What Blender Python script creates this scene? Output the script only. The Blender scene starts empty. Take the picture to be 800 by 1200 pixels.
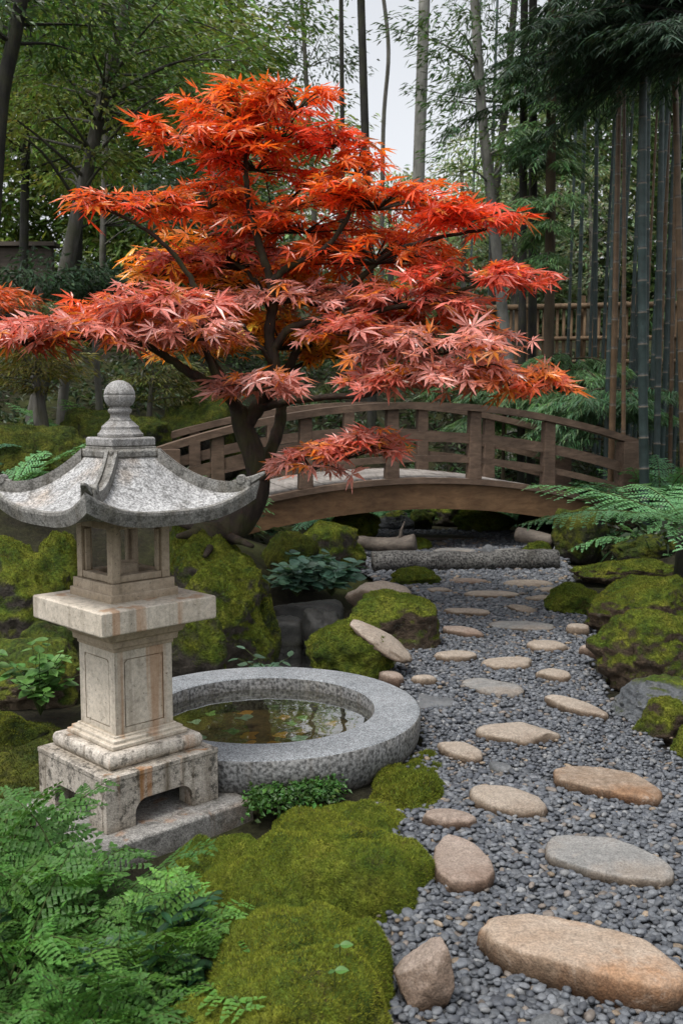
import bpy, math, random
import numpy as np
from mathutils import Vector, Matrix, noise as mn

rng = np.random.default_rng(11)
random.seed(11)
C = bpy.context.scene.collection
PITCH = math.radians(6.2)
FPX = 1200.0
CAMH = 1.5
SP, CP = math.sin(PITCH), math.cos(PITCH)


def ang(py):
    return math.atan((py - 600) / FPX) + PITCH


def D(py, z=0.0):
    return (CAMH - z) / math.tan(ang(py))


def P(px, py, d=None, z=None):
    """world point seen at photo pixel (px, py), at ground distance d or on height z"""
    cx = (px - 400) / FPX
    cy = (600 - py) / FPX
    dy = CP + cy * SP
    dz = -SP + cy * CP
    t = d / dy if d is not None else (z - CAMH) / dz
    return np.array([cx * t, dy * t, CAMH + dz * t])


def W(npx, d, z=0.0):
    """width in metres of npx photo pixels at distance d"""
    return npx / FPX * (d * CP + (CAMH - z) * SP)


def unit(a):
    a = np.asarray(a, float)
    n = np.linalg.norm(a, axis=-1, keepdims=True)
    return a / np.maximum(n, 1e-9)


def sstep(a, b, x):
    t = np.clip((np.asarray(x, float) - a) / (b - a), 0, 1)
    return t * t * (3 - 2 * t)


# ---------------------------------------------------------------- object helpers
def mesh_obj(name, V, faces, mat, parent=None, org=(0, 0, 0), col=None, smooth=True, midx=None, loc=None):
    V = np.asarray(V, float) - np.asarray(org, float)
    me = bpy.data.meshes.new(name)
    faces = [np.asarray(f, np.int32) for f in faces if len(f)]
    me.vertices.add(len(V))
    me.vertices.foreach_set('co', V.astype(np.float32).ravel())
    idx = np.concatenate([f.ravel() for f in faces])
    tot = np.concatenate([np.full(len(f), f.shape[1], np.int32) for f in faces])
    start = np.concatenate([[0], np.cumsum(tot)[:-1]]).astype(np.int32)
    me.loops.add(len(idx))
    me.loops.foreach_set('vertex_index', idx)
    me.polygons.add(len(tot))
    me.polygons.foreach_set('loop_start', start)
    me.polygons.foreach_set('loop_total', tot)
    me.polygons.foreach_set('use_smooth', np.full(len(tot), bool(smooth)))
    for m in (mat if isinstance(mat, (list, tuple)) else [mat]):
        me.materials.append(m)
    if midx is not None:
        me.polygons.foreach_set('material_index', np.concatenate([np.full(len(f), k, np.int32) for f, k in zip(faces, midx)]))
    if col is not None:
        at = me.color_attributes.new('tint', 'FLOAT_COLOR', 'POINT')
        c4 = np.ones((len(V), 4), np.float32)
        c4[:, :3] = col
        at.data.foreach_set('color', c4.ravel())
    me.update(calc_edges=True)
    me.validate()
    o = bpy.data.objects.new(name, me)
    C.objects.link(o)
    if parent is not None:
        o.parent = parent
    else:
        o.location = org if loc is None else loc
    return o


def tag(o, label, cat, group=None, kind=None):
    if label:
        o['label'] = label
    if cat:
        o['category'] = cat
    if group:
        o['group'] = group
    if kind:
        o['kind'] = kind
    return o


def thing(name, label, cat, loc=(0, 0, 0), group=None):
    o = bpy.data.objects.new(name, None)
    C.objects.link(o)
    o.location = tuple(float(v) for v in loc)
    o.empty_display_size = 0.1
    return tag(o, label, cat, group)


def copy_tree(o, parent=None):
    c = o.copy()
    C.objects.link(c)
    c.parent = parent
    for ch in list(o.children):
        copy_tree(ch, c)
    return c


def bevel(o, w=0.006, seg=2, angle=40):
    m = o.modifiers.new('Bevel', 'BEVEL')
    m.width = w
    m.segments = seg
    m.limit_method = 'ANGLE'
    m.angle_limit = math.radians(angle)
    return o


class Geo:
    def __init__(s):
        s.V = []
        s.F = []
        s.n = 0

    def add(s, V, faces):
        s.V.append(np.asarray(V, float))
        for f in faces:
            f = np.asarray(f, np.int64)
            if len(f):
                s.F.append(f + s.n)
        s.n += len(V)
        return s

    def box(s, c, size, rot=None):
        sx, sy, sz = [v / 2 for v in size]
        v = np.array([[-sx, -sy, -sz], [sx, -sy, -sz], [sx, sy, -sz], [-sx, sy, -sz],
                      [-sx, -sy, sz], [sx, -sy, sz], [sx, sy, sz], [-sx, sy, sz]])
        if rot is not None:
            v = v @ np.asarray(rot).T
        return s.add(v + np.asarray(c), [np.array([[0, 3, 2, 1], [4, 5, 6, 7], [0, 1, 5, 4], [1, 2, 6, 5], [2, 3, 7, 6], [3, 0, 4, 7]])])

    def tube(s, pts, rad, n=8, cap=True):
        pts = np.asarray(pts, float)
        m = len(pts)
        rad = np.broadcast_to(np.asarray(rad, float), (m,))
        T = unit(np.gradient(pts, axis=0))
        ref = np.array([0.0, 0, 1]) if abs(T[0][2]) < 0.9 else np.array([1.0, 0, 0])
        u = unit(np.cross(T[0], ref))
        V = []
        a = np.linspace(0, 2 * math.pi, n, endpoint=False)
        for i in range(m):
            u = unit(u - T[i] * np.dot(u, T[i]))
            w = np.cross(T[i], u)
            V.append(pts[i] + rad[i] * (np.cos(a)[:, None] * u + np.sin(a)[:, None] * w))
        V = np.concatenate(V)
        i = np.arange(m - 1)[:, None] * n
        j = np.arange(n)[None, :]
        k = (np.arange(n)[None, :] + 1) % n
        Q = np.stack([i + j, i + k, i + n + k, i + n + j], -1).reshape(-1, 4)
        faces = [Q]
        if cap:
            V = np.concatenate([V, [pts[0]], [pts[-1]]])
            jj = np.arange(n)
            kk = (jj + 1) % n
            faces.append(np.stack([kk, jj, np.full(n, m * n)], -1))
            b = (m - 1) * n
            faces.append(np.stack([b + jj, b + kk, np.full(n, m * n + 1)], -1))
        return s.add(V, faces)

    def loft(s, rings, closed_ring=True, cap=True):
        R = [np.asarray(r, float) for r in rings]
        n = len(R[0])
        m = len(R)
        V = np.concatenate(R)
        nn = n if closed_ring else n - 1
        i = np.arange(m - 1)[:, None] * n
        j = np.arange(nn)[None, :]
        k = (j + 1) % n
        faces = [np.stack([i + j, i + k, i + n + k, i + n + j], -1).reshape(-1, 4)]
        if cap:
            faces.append(np.arange(n)[::-1][None, :])
            faces.append((np.arange(n) + (m - 1) * n)[None, :])
        return s.add(V, faces)

    def square(s, prof, rot=0.0, c=(0, 0, 0)):
        """square rings from (half side, z) pairs"""
        rings = []
        for h, z in prof:
            q = np.array([[-h, -h, z], [h, -h, z], [h, h, z], [-h, h, z]])
            cr, sr = math.cos(rot), math.sin(rot)
            q = np.stack([q[:, 0] * cr - q[:, 1] * sr, q[:, 0] * sr + q[:, 1] * cr, q[:, 2]], -1)
            rings.append(q + np.asarray(c))
        return s.loft(rings)

    def lathe(s, prof, n=32, c=(0, 0, 0), cap=True):
        a = np.linspace(0, 2 * math.pi, n, endpoint=False)
        rings = [np.stack([r * np.cos(a), r * np.sin(a), np.full(n, z)], -1) + np.asarray(c) for r, z in prof]
        return s.loft(rings, cap=cap)

    def prism(s, poly, o, u, v, w, t):
        """extrude the 2-D polygon (coords along u, v from o) by t along w"""
        o, u, v, w = [np.asarray(q, float) for q in (o, u, v, w)]
        poly = np.asarray(poly, float)
        a = o + poly[:, :1] * u + poly[:, 1:] * v
        return s.loft([a, a + w * t])

    def build(s, name, mat, parent=None, org=(0, 0, 0), smooth=False, col=None):
        return mesh_obj(name, np.concatenate(s.V), s.F, mat, parent, org, col, smooth)


def spline(pts, n=8, closed=False):
    pts = np.asarray(pts, float)
    p = np.concatenate([[2 * pts[0] - pts[1]], pts, [2 * pts[-1] - pts[-2]]])
    out = []
    for i in range(1, len(p) - 2):
        for t in np.linspace(0, 1, n, endpoint=False):
            a, b, c, d = p[i - 1], p[i], p[i + 1], p[i + 2]
            out.append(0.5 * (2 * b + (c - a) * t + (2 * a - 5 * b + 4 * c - d) * t * t + (3 * b - a - 3 * c + d) * t ** 3))
    out.append(p[-2])
    return np.array(out)


# ---------------------------------------------------------------- foliage: many small folded leaves
class Leaves:
    def __init__(s):
        s.V, s.F, s.C, s.n = [], [], [], 0

    def add(s, pos, axis, normal, L, Wd, col, fold=0.18, droop=0.12, mid=0.42):
        pos = np.atleast_2d(pos)
        N = len(pos)
        axis = unit(np.broadcast_to(axis, (N, 3)))
        normal = np.broadcast_to(normal, (N, 3))
        side = unit(np.cross(normal, axis) + 1e-6)
        nor = np.cross(axis, side)
        L = np.broadcast_to(np.asarray(L, float), (N,))[:, None]
        Wd = np.broadcast_to(np.asarray(Wd, float), (N,))[:, None]
        base = pos
        m = pos + axis * L * mid - nor * Wd * fold
        tip = pos + axis * L - np.array([0, 0, 1.0]) * L * droop
        l = pos + axis * L * mid + side * Wd * 0.5 + nor * Wd * fold * 0.5
        r = pos + axis * L * mid - side * Wd * 0.5 + nor * Wd * fold * 0.5
        V = np.stack([base, l, tip, r, m], 1).reshape(-1, 3)
        b = (np.arange(N) * 5)[:, None]
        F = np.concatenate([b + np.array([[0, 4, 1]]), b + np.array([[4, 2, 1]]), b + np.array([[0, 3, 4]]), b + np.array([[3, 2, 4]])])
        s.V.append(V)
        s.F.append(F + s.n)
        s.C.append(np.repeat(np.broadcast_to(col, (N, 3)), 5, 0))
        s.n += len(V)
        return s

    def add_round(s, pos, axis, normal, L, Wd, col, fold=0.16, droop=0.12):
        """ovate leaf with a smooth outline and a folded midrib"""
        pos, axis = np.asarray(pos, float), unit(axis)
        side = unit(np.cross(normal, axis) + 1e-6)
        nor = np.cross(axis, side)
        t = np.array([0, 0.14, 0.34, 0.56, 0.78, 1.0])
        w = np.array([0.0, 0.62, 1.0, 0.93, 0.55, 0.0]) * Wd * 0.5
        dn = np.array([0, 0, -1.0])
        mid = pos + axis * (t * L)[:, None] + dn * (droop * L * t ** 2)[:, None] - nor * (fold * w)[:, None]
        l = (mid + side * w[:, None] + nor * (fold * w * 1.6)[:, None])[1:5]
        r = (mid - side * w[:, None] + nor * (fold * w * 1.6)[:, None])[1:5]
        V = np.concatenate([mid, l, r])
        F = [[0, 1, 6], [0, 10, 1]]
        for i in range(3):
            F += [[1 + i, 2 + i, 6 + i], [2 + i, 7 + i, 6 + i], [1 + i, 10 + i, 2 + i], [2 + i, 10 + i, 11 + i]]
        F += [[4, 5, 9], [4, 13, 5]]
        s.V.append(V)
        s.F.append(np.array(F) + s.n)
        s.C.append(np.repeat(np.broadcast_to(col, (1, 3)), len(V), 0))
        s.n += len(V)

    def build(s, name, mat, parent=None, org=(0, 0, 0)):
        return mesh_obj(name, np.concatenate(s.V), [np.concatenate(s.F)], mat, parent, org, np.concatenate(s.C), smooth=False)


def rdir(n, up=0.0):
    v = rng.normal(size=(n, 3))
    v[:, 2] += up
    return unit(v)


def jcol(base, n, amt=0.25, hue=0.12):
    base = np.asarray(base, float)
    b = 1 + rng.normal(0, amt, (n, 1))
    h = 1 + rng.normal(0, hue, (n, 3))
    return np.clip(base * np.clip(b, 0.35, 2.0) * np.clip(h, 0.6, 1.5), 0, 1)

# ---------------------------------------------------------------- materials
def newmat(name):
    m = bpy.data.materials.new(name)
    m.use_nodes = True
    nt = m.node_tree
    nt.nodes.clear()
    out = nt.nodes.new('ShaderNodeOutputMaterial')
    return m, nt, out


class NT:
    """small node-graph writer"""
    def __init__(s, nt):
        s.nt = nt
        s.tc = nt.nodes.new('ShaderNodeTexCoord')
        s.geo = nt.nodes.new('ShaderNodeNewGeometry')

    def link(s, a, b):
        s.nt.links.new(a, b)

    def val(s, sock, v):
        if hasattr(v, 'is_linked') or hasattr(v, 'links'):
            s.link(v, sock)
        else:
            if isinstance(v, (tuple, list)) and len(v) == 3 and sock.type == 'RGBA':
                v = (*v, 1)
            sock.default_value = v

    def noise(s, scale, detail=4, rough=0.55, vec=None, dist=0.0, col=False):
        n = s.nt.nodes.new('ShaderNodeTexNoise')
        n.inputs['Scale'].default_value = scale
        n.inputs['Detail'].default_value = detail
        n.inputs['Roughness'].default_value = rough
        n.inputs['Distortion'].default_value = dist
        s.link(vec if vec is not None else s.tc.outputs['Object'], n.inputs['Vector'])
        return n.outputs['Color' if col else 'Fac']

    def voro(s, scale, feature='F1', out='Distance', vec=None, rand=1.0):
        n = s.nt.nodes.new('ShaderNodeTexVoronoi')
        n.feature = feature
        n.inputs['Scale'].default_value = scale
        n.inputs['Randomness'].default_value = rand
        s.link(vec if vec is not None else s.tc.outputs['Object'], n.inputs['Vector'])
        return n.outputs[out]

    def ramp(s, fac, stops, interp='LINEAR'):
        n = s.nt.nodes.new('ShaderNodeValToRGB')
        n.color_ramp.interpolation = interp
        e = n.color_ramp.elements
        while len(e) < len(stops):
            e.new(0.5)
        for el, (p, c) in zip(e, stops):
            el.position = p
            el.color = (*c, 1) if isinstance(c, (tuple, list)) else (c, c, c, 1)
        s.link(fac, n.inputs['Fac'])
        return n.outputs['Color']

    def mix(s, fac, a, b, mode='MIX'):
        n = s.nt.nodes.new('ShaderNodeMix')
        n.data_type = 'RGBA'
        n.blend_type = mode
        s.val(n.inputs[0], fac)
        s.val(n.inputs[6], a)
        s.val(n.inputs[7], b)
        return n.outputs[2]

    def math(s, op, a, b=0.0, c=0.0, clamp=False):
        n = s.nt.nodes.new('ShaderNodeMath')
        n.operation = op
        n.use_clamp = clamp
        s.val(n.inputs[0], a)
        s.val(n.inputs[1], b)
        s.val(n.inputs[2], c)
        return n.outputs[0]

    def scale(s, vec, sc):
        n = s.nt.nodes.new('ShaderNodeMapping')
        n.inputs['Scale'].default_value = sc
        s.link(vec, n.inputs['Vector'])
        return n.outputs['Vector']

    def up(s):
        n = s.nt.nodes.new('ShaderNodeSeparateXYZ')
        s.link(s.geo.outputs['Normal'], n.inputs[0])
        return n.outputs['Z']

    def objz(s):
        n = s.nt.nodes.new('ShaderNodeSeparateXYZ')
        s.link(s.tc.outputs['Object'], n.inputs[0])
        return n.outputs['Z']

    def attr(s, name='tint'):
        n = s.nt.nodes.new('ShaderNodeAttribute')
        n.attribute_name = name
        return n.outputs['Color']

    def rnd(s):
        return s.nt.nodes.new('ShaderNodeObjectInfo').outputs['Random']

    def bump(s, h, strength=0.4, dist=0.01, prev=None):
        n = s.nt.nodes.new('ShaderNodeBump')
        n.inputs['Strength'].default_value = strength
        n.inputs['Distance'].default_value = dist
        s.link(h, n.inputs['Height'])
        if prev is not None:
            s.link(prev, n.inputs['Normal'])
        return n.outputs['Normal']

    def bsdf(s, col, rough=0.8, normal=None, spec=0.4):
        n = s.nt.nodes.new('ShaderNodeBsdfPrincipled')
        s.val(n.inputs['Base Color'], col)
        s.val(n.inputs['Roughness'], rough)
        n.inputs['Specular IOR Level'].default_value = spec
        if normal is not None:
            s.link(normal, n.inputs['Normal'])
        return n.outputs[0]

    def mixsh(s, fac, a, b):
        n = s.nt.nodes.new('ShaderNodeMixShader')
        s.val(n.inputs[0], fac)
        s.link(a, n.inputs[1])
        s.link(b, n.inputs[2])
        return n.outputs[0]


def m_leaf(name, trans=0.35, rough=0.45, spec=0.4, gain=1.0):
    m, nt, out = newmat(name)
    g = NT(nt)
    c = g.attr()
    n = g.noise(40, 2, vec=g.tc.outputs['Object'])
    c = g.mix(1.0, c, g.ramp(n, [(0.3, 0.75 * gain), (0.7, 1.15 * gain)]), 'MULTIPLY')
    b = g.bsdf(c, rough, None, spec)
    t = nt.nodes.new('ShaderNodeBsdfTranslucent')
    g.link(g.mix(1.0, c, (1.5, 1.35, 0.8), 'MULTIPLY'), t.inputs['Color'])
    g.link(g.mixsh(trans, b, t.outputs[0]), out.inputs['Surface'])
    return m


def moss_color(g):
    n1 = g.noise(6, 5, 0.6, vec=g.geo.outputs['Position'])
    n2 = g.noise(55, 4, 0.65, vec=g.geo.outputs['Position'])
    c = g.ramp(n1, [(0.26, (0.075, 0.060, 0.016)), (0.38, (0.050, 0.088, 0.010)), (0.50, (0.108, 0.142, 0.014)), (0.66, (0.180, 0.190, 0.022))])
    n3 = g.noise(17, 5, 0.7, vec=g.geo.outputs['Position'])
    c = g.mix(1.0, c, g.ramp(n3, [(0.30, 0.35), (0.48, 0.95), (0.70, 1.35)]), 'MULTIPLY')  # contrast over real moss tones paints crevice shade and highlights into the colour
    c = g.mix(g.ramp(g.noise(9, 6, 0.75, vec=g.geo.outputs['Position']), [(0.60, 0.0), (0.70, 0.8)]), c, (0.075, 0.048, 0.020))
    c = g.mix(1.0, c, g.ramp(n2, [(0.25, 0.40), (0.5, 0.95), (0.75, 1.5)]), 'MULTIPLY')
    return c, g.math('MULTIPLY_ADD', n3, 1.5, n2)


def m_mossrock(name, rock_a, rock_b, moss=0.5, edge=0.18, scale=1.0, mossgain=1.0):
    """stone whose upward faces carry moss; moss 0..1 is how much is covered"""
    m, nt, out = newmat(name)
    g = NT(nt)
    pos = g.geo.outputs['Position']
    n1 = g.noise(5 * scale, 8, 0.65, vec=pos)
    n2 = g.noise(38 * scale, 6, 0.7, vec=pos)
    rc = g.mix(g.ramp(n1, [(0.35, 0.0), (0.65, 1.0)]), rock_a, rock_b)
    rc = g.mix(1.0, rc, g.ramp(n2, [(0.28, 0.35), (0.5, 1.0), (0.72, 1.35)]), 'MULTIPLY')
    # pale lichen
    li = g.ramp(g.noise(14, 5, 0.7, vec=pos), [(0.60, 0.0), (0.70, 0.55)])
    rc = g.mix(li, rc, (0.24, 0.24, 0.20))
    mc, mh = moss_color(g)
    if mossgain != 1.0:
        mc = g.mix(1.0, mc, (mossgain,) * 3, 'MULTIPLY')
    t = g.math('ADD', g.up(), g.math('MULTIPLY', g.math('SUBTRACT', n1, 0.5), 2.0))
    t = g.math('ADD', t, g.math('MULTIPLY', g.math('SUBTRACT', n2, 0.5), 0.5))
    th = 1.0 - 1.9 * moss
    mask = g.ramp(g.math('MULTIPLY_ADD', t, 0.25, 0.5), [(0.5 + 0.25 * (th - edge), 0.0), (0.5 + 0.25 * (th + edge), 1.0)])
    col = g.mix(mask, rc, mc)
    hgt = g.mix(mask, n2, g.math('MULTIPLY_ADD', mh, 1.2, 0.9))
    b0 = g.bump(g.noise(13 * scale, 8, 0.72, vec=pos), 0.9, 0.05)
    nrm = g.bump(hgt, 1.0, 0.018, b0)
    g.link(g.bsdf(col, g.mix(mask, (0.75,) * 3, (0.95,) * 3), nrm, 0.25), out.inputs['Surface'])
    return m


def m_stone(name, a, b, c3=None, speck=0.0, speck_scale=220, streak=0.0, stain=0.0, rough=0.8, bumpk=0.4, nscale=7, weather=0.0, zfade=None):
    m, nt, out = newmat(name)
    g = NT(nt)
    ob = g.tc.outputs['Object']
    n1 = g.noise(nscale, 7, 0.62)
    n2 = g.noise(nscale * 9, 6, 0.7)
    col = g.mix(g.ramp(n1, [(0.34, 0.0), (0.66, 1.0)]), a, b)
    if c3:
        col = g.mix(g.ramp(g.noise(nscale * 0.45, 5, 0.65), [(0.48, 0.0), (0.62, 0.9)] if zfade else [(0.54, 0.0), (0.72, 0.75)]), col, c3)
    col = g.mix(1.0, col, g.ramp(n2, [(0.25, 0.62), (0.5, 1.0), (0.78, 1.22)]), 'MULTIPLY')
    hgt = n2
    if speck:
        v = g.noise(speck_scale, 2, 0.5)
        col = g.mix(1.0, col, g.ramp(v, [(0.36, 1 - speck), (0.5, 1.0), (0.64, 1 + speck * 0.9)]), 'MULTIPLY')
        hgt = v
    if weather:
        w = g.noise(26, 9, 0.78)
        k = g.ramp(w, [(0.50, 0.0), (0.60, weather)])
        col = g.mix(k, col, (0.035, 0.033, 0.028))
        pk = g.ramp(g.noise(75, 3, 0.6), [(0.66, 0.0), (0.72, 0.8)])
        col = g.mix(pk, col, (0.05, 0.045, 0.035))
    if streak:
        sv = g.scale(ob, (14, 14, 0.9))
        s1 = g.noise(1.6, 5, 0.6, vec=sv)
        col = g.mix(g.ramp(s1, [(0.52, 0.0), (0.68, streak)]), col, (0.075, 0.055, 0.03))
    if stain:
        sv = g.scale(ob, (9, 9, 0.35))
        s2 = g.noise(1.3, 3, 0.5, vec=sv)
        col = g.mix(g.ramp(s2, [(0.60, 0.0), (0.66, stain)]), col, (0.33, 0.14, 0.035))
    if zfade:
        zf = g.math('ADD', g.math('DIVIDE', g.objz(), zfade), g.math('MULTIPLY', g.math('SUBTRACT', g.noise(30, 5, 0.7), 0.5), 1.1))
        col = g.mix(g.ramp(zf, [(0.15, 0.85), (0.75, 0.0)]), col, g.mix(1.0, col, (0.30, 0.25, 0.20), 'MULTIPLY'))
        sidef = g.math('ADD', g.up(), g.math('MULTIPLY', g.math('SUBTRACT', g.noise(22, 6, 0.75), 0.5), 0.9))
        col = g.mix(g.ramp(sidef, [(0.35, 0.75), (0.80, 0.0)]), col, g.mix(1.0, col, (0.50, 0.42, 0.35), 'MULTIPLY'))  # steep sides darkened in the colour: dirt plus painted shade below the top
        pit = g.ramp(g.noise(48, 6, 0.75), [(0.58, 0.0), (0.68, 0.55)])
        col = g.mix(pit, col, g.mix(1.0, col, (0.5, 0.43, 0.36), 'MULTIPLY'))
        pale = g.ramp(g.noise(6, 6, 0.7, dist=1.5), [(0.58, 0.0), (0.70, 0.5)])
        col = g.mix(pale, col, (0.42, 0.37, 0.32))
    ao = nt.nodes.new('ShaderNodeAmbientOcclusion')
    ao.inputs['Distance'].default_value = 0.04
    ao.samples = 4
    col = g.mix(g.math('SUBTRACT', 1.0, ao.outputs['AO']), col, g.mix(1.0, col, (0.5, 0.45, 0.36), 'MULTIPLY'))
    nrm = g.bump(hgt, bumpk, 0.004, g.bump(n1, bumpk * 0.5, 0.02))
    g.link(g.bsdf(col, rough, nrm, 0.3), out.inputs['Surface'])
    return m


def m_wood(name, a, b, grain=(1.5, 40, 40), rough=0.75, moss=0.0):
    m, nt, out = newmat(name)
    g = NT(nt)
    ob = g.tc.outputs['Object']
    gv = g.scale(ob, grain)
    n1 = g.noise(1.0, 6, 0.65, vec=gv, dist=0.6)
    n2 = g.noise(2.5, 5, 0.6)
    col = g.mix(g.ramp(n1, [(0.3, 0.0), (0.7, 1.0)]), a, b)
    col = g.mix(1.0, col, g.ramp(n2, [(0.3, 0.55), (0.7, 1.2)]), 'MULTIPLY')
    if moss:
        k = g.math('MULTIPLY', g.ramp(g.up(), [(0.3, 0.0), (0.9, 1.0)]), g.ramp(g.noise(9, 4), [(0.45, 0.0), (0.6, moss)]))
        col = g.mix(k, col, (0.04, 0.055, 0.012))
    g.link(g.bsdf(col, rough, g.bump(n1, 0.45, 0.006), 0.3), out.inputs['Surface'])
    return m


def m_bark(name, a, b, moss=0.0, vs=3.0):
    m, nt, out = newmat(name)
    g = NT(nt)
    gv = g.scale(g.geo.outputs['Position'], (vs * 6, vs * 6, vs))
    n1 = g.noise(1.4, 7, 0.68, vec=gv, dist=0.4)
    n2 = g.noise(3, 4, vec=g.geo.outputs['Position'])
    col = g.mix(g.ramp(n1, [(0.32, 0.0), (0.68, 1.0)]), a, b)
    col = g.mix(1.0, col, g.ramp(n2, [(0.3, 0.6), (0.7, 1.25)]), 'MULTIPLY')
    if moss:
        k = g.ramp(g.noise(7, 5, vec=g.geo.outputs['Position']), [(0.46, 0.0), (0.62, moss)])
        col = g.mix(k, col, (0.05, 0.06, 0.012))
    g.link(g.bsdf(col, 0.85, g.bump(n1, 0.8, 0.02), 0.25), out.inputs['Surface'])
    return m


def m_attr(name, rough=0.6, spec=0.4, noise_scale=60, var=0.35, bumpk=0.2):
    m, nt, out = newmat(name)
    g = NT(nt)
    n = g.noise(noise_scale, 4, 0.6)
    c = g.mix(1.0, g.attr(), g.ramp(n, [(0.3, 1 - var), (0.7, 1 + var)]), 'MULTIPLY')
    g.link(g.bsdf(c, rough, g.bump(n, bumpk, 0.004), spec), out.inputs['Surface'])
    return m


def m_water(name, tint, ripple=0.02, keep=0.8):
    m, nt, out = newmat(name)
    g = NT(nt)
    nrm = g.bump(g.noise(5, 2, vec=g.geo.outputs['Position']), ripple, 0.05)
    fr = nt.nodes.new('ShaderNodeFresnel')
    fr.inputs['IOR'].default_value = 1.38
    g.link(nrm, fr.inputs['Normal'])
    gl = nt.nodes.new('ShaderNodeBsdfGlossy')
    gl.inputs['Roughness'].default_value = 0.015
    g.link(nrm, gl.inputs['Normal'])
    tr = nt.nodes.new('ShaderNodeBsdfTransparent')
    tr.inputs['Color'].default_value = (*tint, 1)
    g.link(g.mixsh(g.math('MULTIPLY_ADD', fr.outputs[0], 2.6, 0.05, clamp=True), tr.outputs[0], gl.outputs[0]), out.inputs['Surface'])
    return m


def m_soil(name, a, b, c):
    m, nt, out = newmat(name)
    g = NT(nt)
    pos = g.geo.outputs['Position']
    n1 = g.noise(1.1, 6, 0.6, vec=pos)
    n2 = g.noise(24, 6, 0.7, vec=pos)
    col = g.ramp(n1, [(0.36, a), (0.52, b), (0.66, c)])
    col = g.mix(1.0, col, g.ramp(n2, [(0.28, 0.4), (0.72, 1.4)]), 'MULTIPLY')
    g.link(g.bsdf(col, 0.95, g.bump(n2, 0.9, 0.03), 0.2), out.inputs['Surface'])
    return m


M = {}
M['soil'] = m_soil('forest_soil', (0.014, 0.011, 0.008), (0.024, 0.024, 0.010), (0.045, 0.055, 0.013))
M['gravelbed'] = m_soil('gravel_bed', (0.030, 0.032, 0.035), (0.05, 0.052, 0.056), (0.07, 0.072, 0.075))
M['pebble'] = m_attr('pebble', 0.6, 0.4, 90, 0.3, 0.3)
M['moss'] = m_mossrock('moss_mound', (0.05, 0.04, 0.03), (0.10, 0.085, 0.065), 0.98, 0.3, mossgain=1.15)
M['mossrock'] = m_mossrock('mossy_boulder', (0.040, 0.034, 0.027), (0.12, 0.10, 0.08), 0.50)
M['mossrock2'] = m_mossrock('mossy_boulder_brown', (0.045, 0.031, 0.020), (0.13, 0.092, 0.060), 0.40)
M['mossdark'] = m_mossrock('mossy_boulder_dark', (0.020, 0.018, 0.015), (0.055, 0.05, 0.04), 0.60, mossgain=0.55)
M['mossfull'] = m_mossrock('moss_cushion', (0.05, 0.04, 0.03), (0.1, 0.085, 0.06), 0.92)
M['browntop'] = m_mossrock('dry_moss_boulder', (0.09, 0.065, 0.04), (0.17, 0.13, 0.085), 0.42, mossgain=0.8)
M['greyrock'] = m_mossrock('grey_rock', (0.10, 0.11, 0.12), (0.20, 0.21, 0.22), 0.10)
M['mossblade'] = m_leaf('moss_blades', 0.2, 0.8, 0.15)
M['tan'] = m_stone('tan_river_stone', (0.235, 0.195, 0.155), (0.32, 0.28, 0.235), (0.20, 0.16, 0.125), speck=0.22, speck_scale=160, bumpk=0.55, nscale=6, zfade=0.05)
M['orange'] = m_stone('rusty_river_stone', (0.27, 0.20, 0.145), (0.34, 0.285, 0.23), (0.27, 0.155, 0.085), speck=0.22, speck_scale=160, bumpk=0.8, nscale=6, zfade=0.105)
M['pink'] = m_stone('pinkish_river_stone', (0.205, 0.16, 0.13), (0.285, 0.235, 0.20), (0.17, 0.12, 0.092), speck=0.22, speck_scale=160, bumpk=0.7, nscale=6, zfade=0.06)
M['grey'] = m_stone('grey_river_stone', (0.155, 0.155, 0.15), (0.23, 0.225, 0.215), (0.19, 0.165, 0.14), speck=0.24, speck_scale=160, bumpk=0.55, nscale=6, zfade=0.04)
M['wetrock'] = m_stone('wet_dark_rock', (0.016, 0.017, 0.016), (0.042, 0.043, 0.04), (0.03, 0.04, 0.012), speck=0.3, bumpk=0.8, nscale=5, rough=0.45)
M['slate'] = m_stone('dark_slate', (0.07, 0.075, 0.08), (0.14, 0.145, 0.15), None, speck=0.15, bumpk=0.5, nscale=6)
M['cream'] = m_stone('cream_granite', (0.47, 0.415, 0.34), (0.57, 0.51, 0.43), (0.42, 0.345, 0.26), speck=0.10, speck_scale=260, streak=0.40, stain=0.5, bumpk=0.25, weather=0.2)
M['firebox'] = m_stone('pale_sandstone', (0.33, 0.265, 0.19), (0.42, 0.345, 0.26), (0.28, 0.215, 0.145), speck=0.08, speck_scale=260, streak=0.35, bumpk=0.2, weather=0.08)
M['weathered'] = m_stone('weathered_granite', (0.30, 0.27, 0.23), (0.44, 0.40, 0.35), (0.20, 0.165, 0.12), speck=0.22, speck_scale=190, streak=0.9, stain=0.55, bumpk=0.6, weather=0.9)
M['moulding'] = m_stone('weathered_moulding', (0.42, 0.38, 0.33), (0.54, 0.49, 0.43), (0.30, 0.25, 0.19), speck=0.16, speck_scale=190, streak=0.6, stain=0.35, bumpk=0.5, weather=0.75)
M['rooftop'] = m_stone('rough_roof_granite', (0.27, 0.27, 0.27), (0.38, 0.38, 0.38), (0.25, 0.175, 0.105), speck=0.45, speck_scale=130, bumpk=1.0, weather=0.6, nscale=6)
M['roofedge'] = m_stone('roof_edge_granite', (0.135, 0.13, 0.12), (0.26, 0.255, 0.24), (0.085, 0.08, 0.055), speck=0.35, speck_scale=170, streak=0.3, bumpk=0.6, weather=0.7)
M['finial'] = m_stone('finial_granite', (0.21, 0.205, 0.20), (0.33, 0.325, 0.32), (0.15, 0.135, 0.115), speck=0.35, speck_scale=230, streak=0.3, bumpk=0.5, weather=0.5)
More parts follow.
